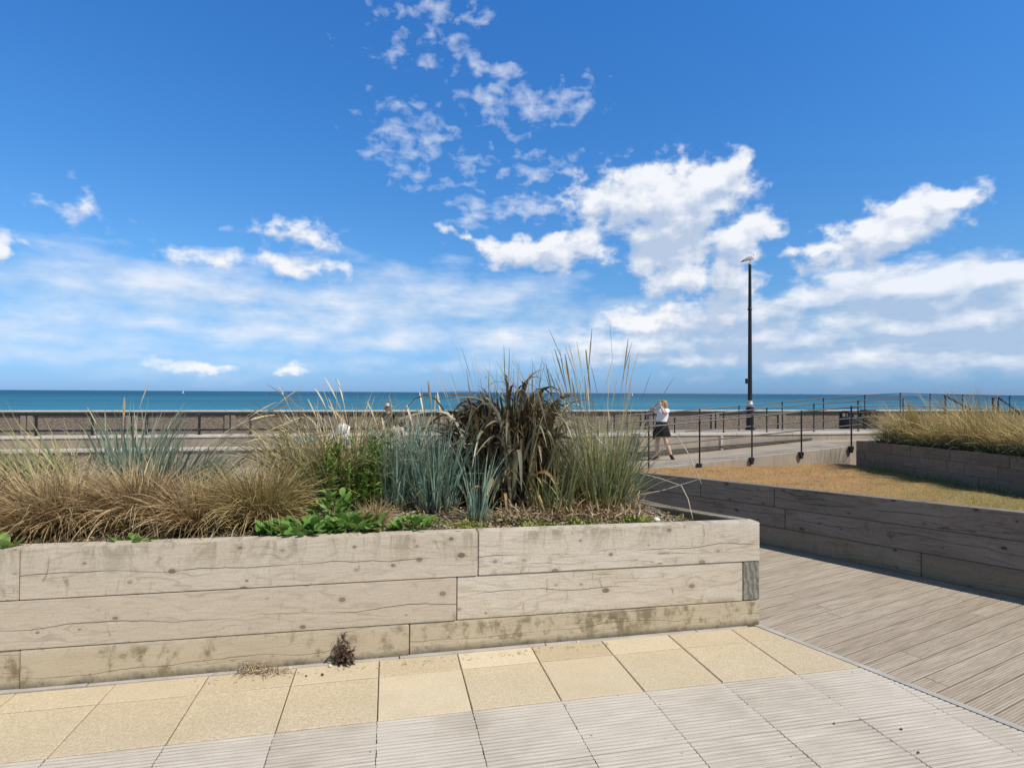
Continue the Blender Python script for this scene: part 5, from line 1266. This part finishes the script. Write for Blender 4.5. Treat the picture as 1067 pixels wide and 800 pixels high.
# fields
D2 = dict(dim='2D')
def nz(vec, seed, scl, det, rough, dist=0.0): return nt.m('SUBTRACT', nt.noise(nt.map(vec, seed, scale=scl), 1.0, det, rough, dist, **D2), .5)
def warped(vec, scl, amt, det=3):
    n_ = nt.noise(nt.map(vec, scale=scl), 1.0, det, .5, out=1, **D2)
    return nt.vm('ADD', vec, nt.vm('MULTIPLY', nt.vm('SUBTRACT', n_, (.5, .5, .5)), amt))
DL = (.55, 1.25, 0)                       # step towards the sun
Q1 = warped(P, (.28, .36, 1), (4.0, 2.6, 0), 4)
aC, Q1b = blobs(nt, Q1, CUM); aC2, _q = blobs(nt, nt.vm('ADD', Q1b, DL), CUM); aA, _q = blobs(nt, after(nt, Q1, aC2), ALT); aD, _q = blobs(nt, after(nt, Q1, aA), DRK, .3)
Pa = after(nt, P, aD)
Q2 = warped(Pa, (.14, .42, 1), (7, 2.6, 0))
aS, Q2b = blobs(nt, Q2, STR); aB, Q2b = blobs(nt, Q2b, BNK); aB2, _q = blobs(nt, nt.vm('ADD', after(nt, Q2, aB), DL), BNK)
Pb = after(nt, P, aB2)
n1 = nz(Pb, SEED1, (.34, .46, 1), 8, .54)
n1s = nz(nt.vm('ADD', after(nt, P, n1), DL), SEED1, (.34, .46, 1), 4, .5)
n2 = nz(after(nt, P, n1s), (7.3, 2.1, 0), (.10, .46, 1), 8, .52)
n3 = nz(after(nt, P, n2), SEED3, (.20, .40, 1), 8, .56)
n3s = nz(nt.vm('ADD', after(nt, P, n3), DL), SEED3, (.20, .40, 1), 4, .5)
n4 = nz(after(nt, P, n3s), SEED4, (.52, .90, 1), 5, .50, .2)
dark = nt.mr(aD, -.25, .75, smooth=True)
def layer(col, d, op, l, lit, grey): return nt.mix(nt.m('MULTIPLY', d, op), col, nt.mix(l, grey, lit))
fade = nt.mr(el, 0, 3.0, .25, 1)
# stratus veil on the left
dS = nt.mr(nt.m('ADD', aS, nt.m('ADD', nt.m('MULTIPLY', n2, 1.2), nt.m('MULTIPLY', n3, .9))), -.15, .85)
col = layer(clear, nt.m('MULTIPLY', dS, fade), .85, nt.m('ADD', .5, nt.m('ADD', nt.m('MULTIPLY', n2, 1.2), nt.m('MULTIPLY', n3, 1.4)), clamp=True), (8.6, 9.0, 9.7), (4.7, 6.4, 8.7))
# bank of stratocumulus on the right
hB = nt.m('ADD', aB, nt.m('ADD', nt.m('MULTIPLY', n3, 1.5), nt.m('MULTIPLY', n4, .35)))
hB2 = nt.m('ADD', aB2, nt.m('MULTIPLY', n3s, 1.5))
dB = nt.mr(hB, -.20, .50, smooth=True)
lB = nt.m('ADD', nt.m('ADD', .40, nt.m('MULTIPLY', nt.m('SUBTRACT', hB, hB2), 1.15)), nt.m('SUBTRACT', nt.m('MULTIPLY', n4, .5), nt.m('MULTIPLY', dark, .45)), clamp=True)
col = layer(col, nt.m('MULTIPLY', dB, fade), .90, lB, (9.0, 9.3, 9.8), (4.3, 5.6, 7.5))
# altocumulus flecks
dA = nt.mr(nt.m('ADD', aA, nt.m('ADD', nt.m('MULTIPLY', n4, 2.2), nt.m('MULTIPLY', n1, 1.0))), .22, 1.2)
col = layer(col, dA, .58, nt.m('ADD', .7, nt.m('MULTIPLY', n4, .9), clamp=True), (9.4, 9.6, 10.0), (6.6, 8.0, 9.6))
# cumulus
hC = nt.m('ADD', aC, nt.m('ADD', nt.m('MULTIPLY', n1, 1.45), nt.m('MULTIPLY', n4, .40)))
hC2 = nt.m('ADD', aC2, nt.m('MULTIPLY', n1s, 1.45))
dC = nt.mr(hC, .0, .55, smooth=True)
lC = nt.m('ADD', nt.m('ADD', .48, nt.m('MULTIPLY', nt.m('SUBTRACT', hC, hC2), 1.25)), nt.m('SUBTRACT', nt.m('MULTIPLY', n4, .5), nt.m('MULTIPLY', dark, .55)), clamp=True)
col = layer(col, dC, .96, lC, (9.2, 9.35, 9.7), (4.9, 5.9, 7.6))
bg1 = nt.add('ShaderNodeBackground', {'Color': nt.mix(nt.m('MULTIPLY', nt.mr(nt.m('ABSOLUTE', az), 62, 100, 1, .25), nt.mr(el, 42, 58, 1, .25)), sky, clear), 'Strength': SKYS}); bg2 = nt.add('ShaderNodeBackground', {'Color': col, 'Strength': SKYS})
ms = nt.add('ShaderNodeMixShader', {0: front, 1: bg1, 2: bg2})
o = nt.n.new('ShaderNodeOutputWorld'); nt.l.new(ms, o.inputs[0])
scene.view_settings.view_transform = 'Standard'; scene.view_settings.look = 'None'; scene.view_settings.exposure = EXPO; scene.view_settings.gamma = 1
scene.cycles.max_bounces = 6; scene.cycles.diffuse_bounces = 3; scene.cycles.glossy_bounces = 2; scene.cycles.transmission_bounces = 4
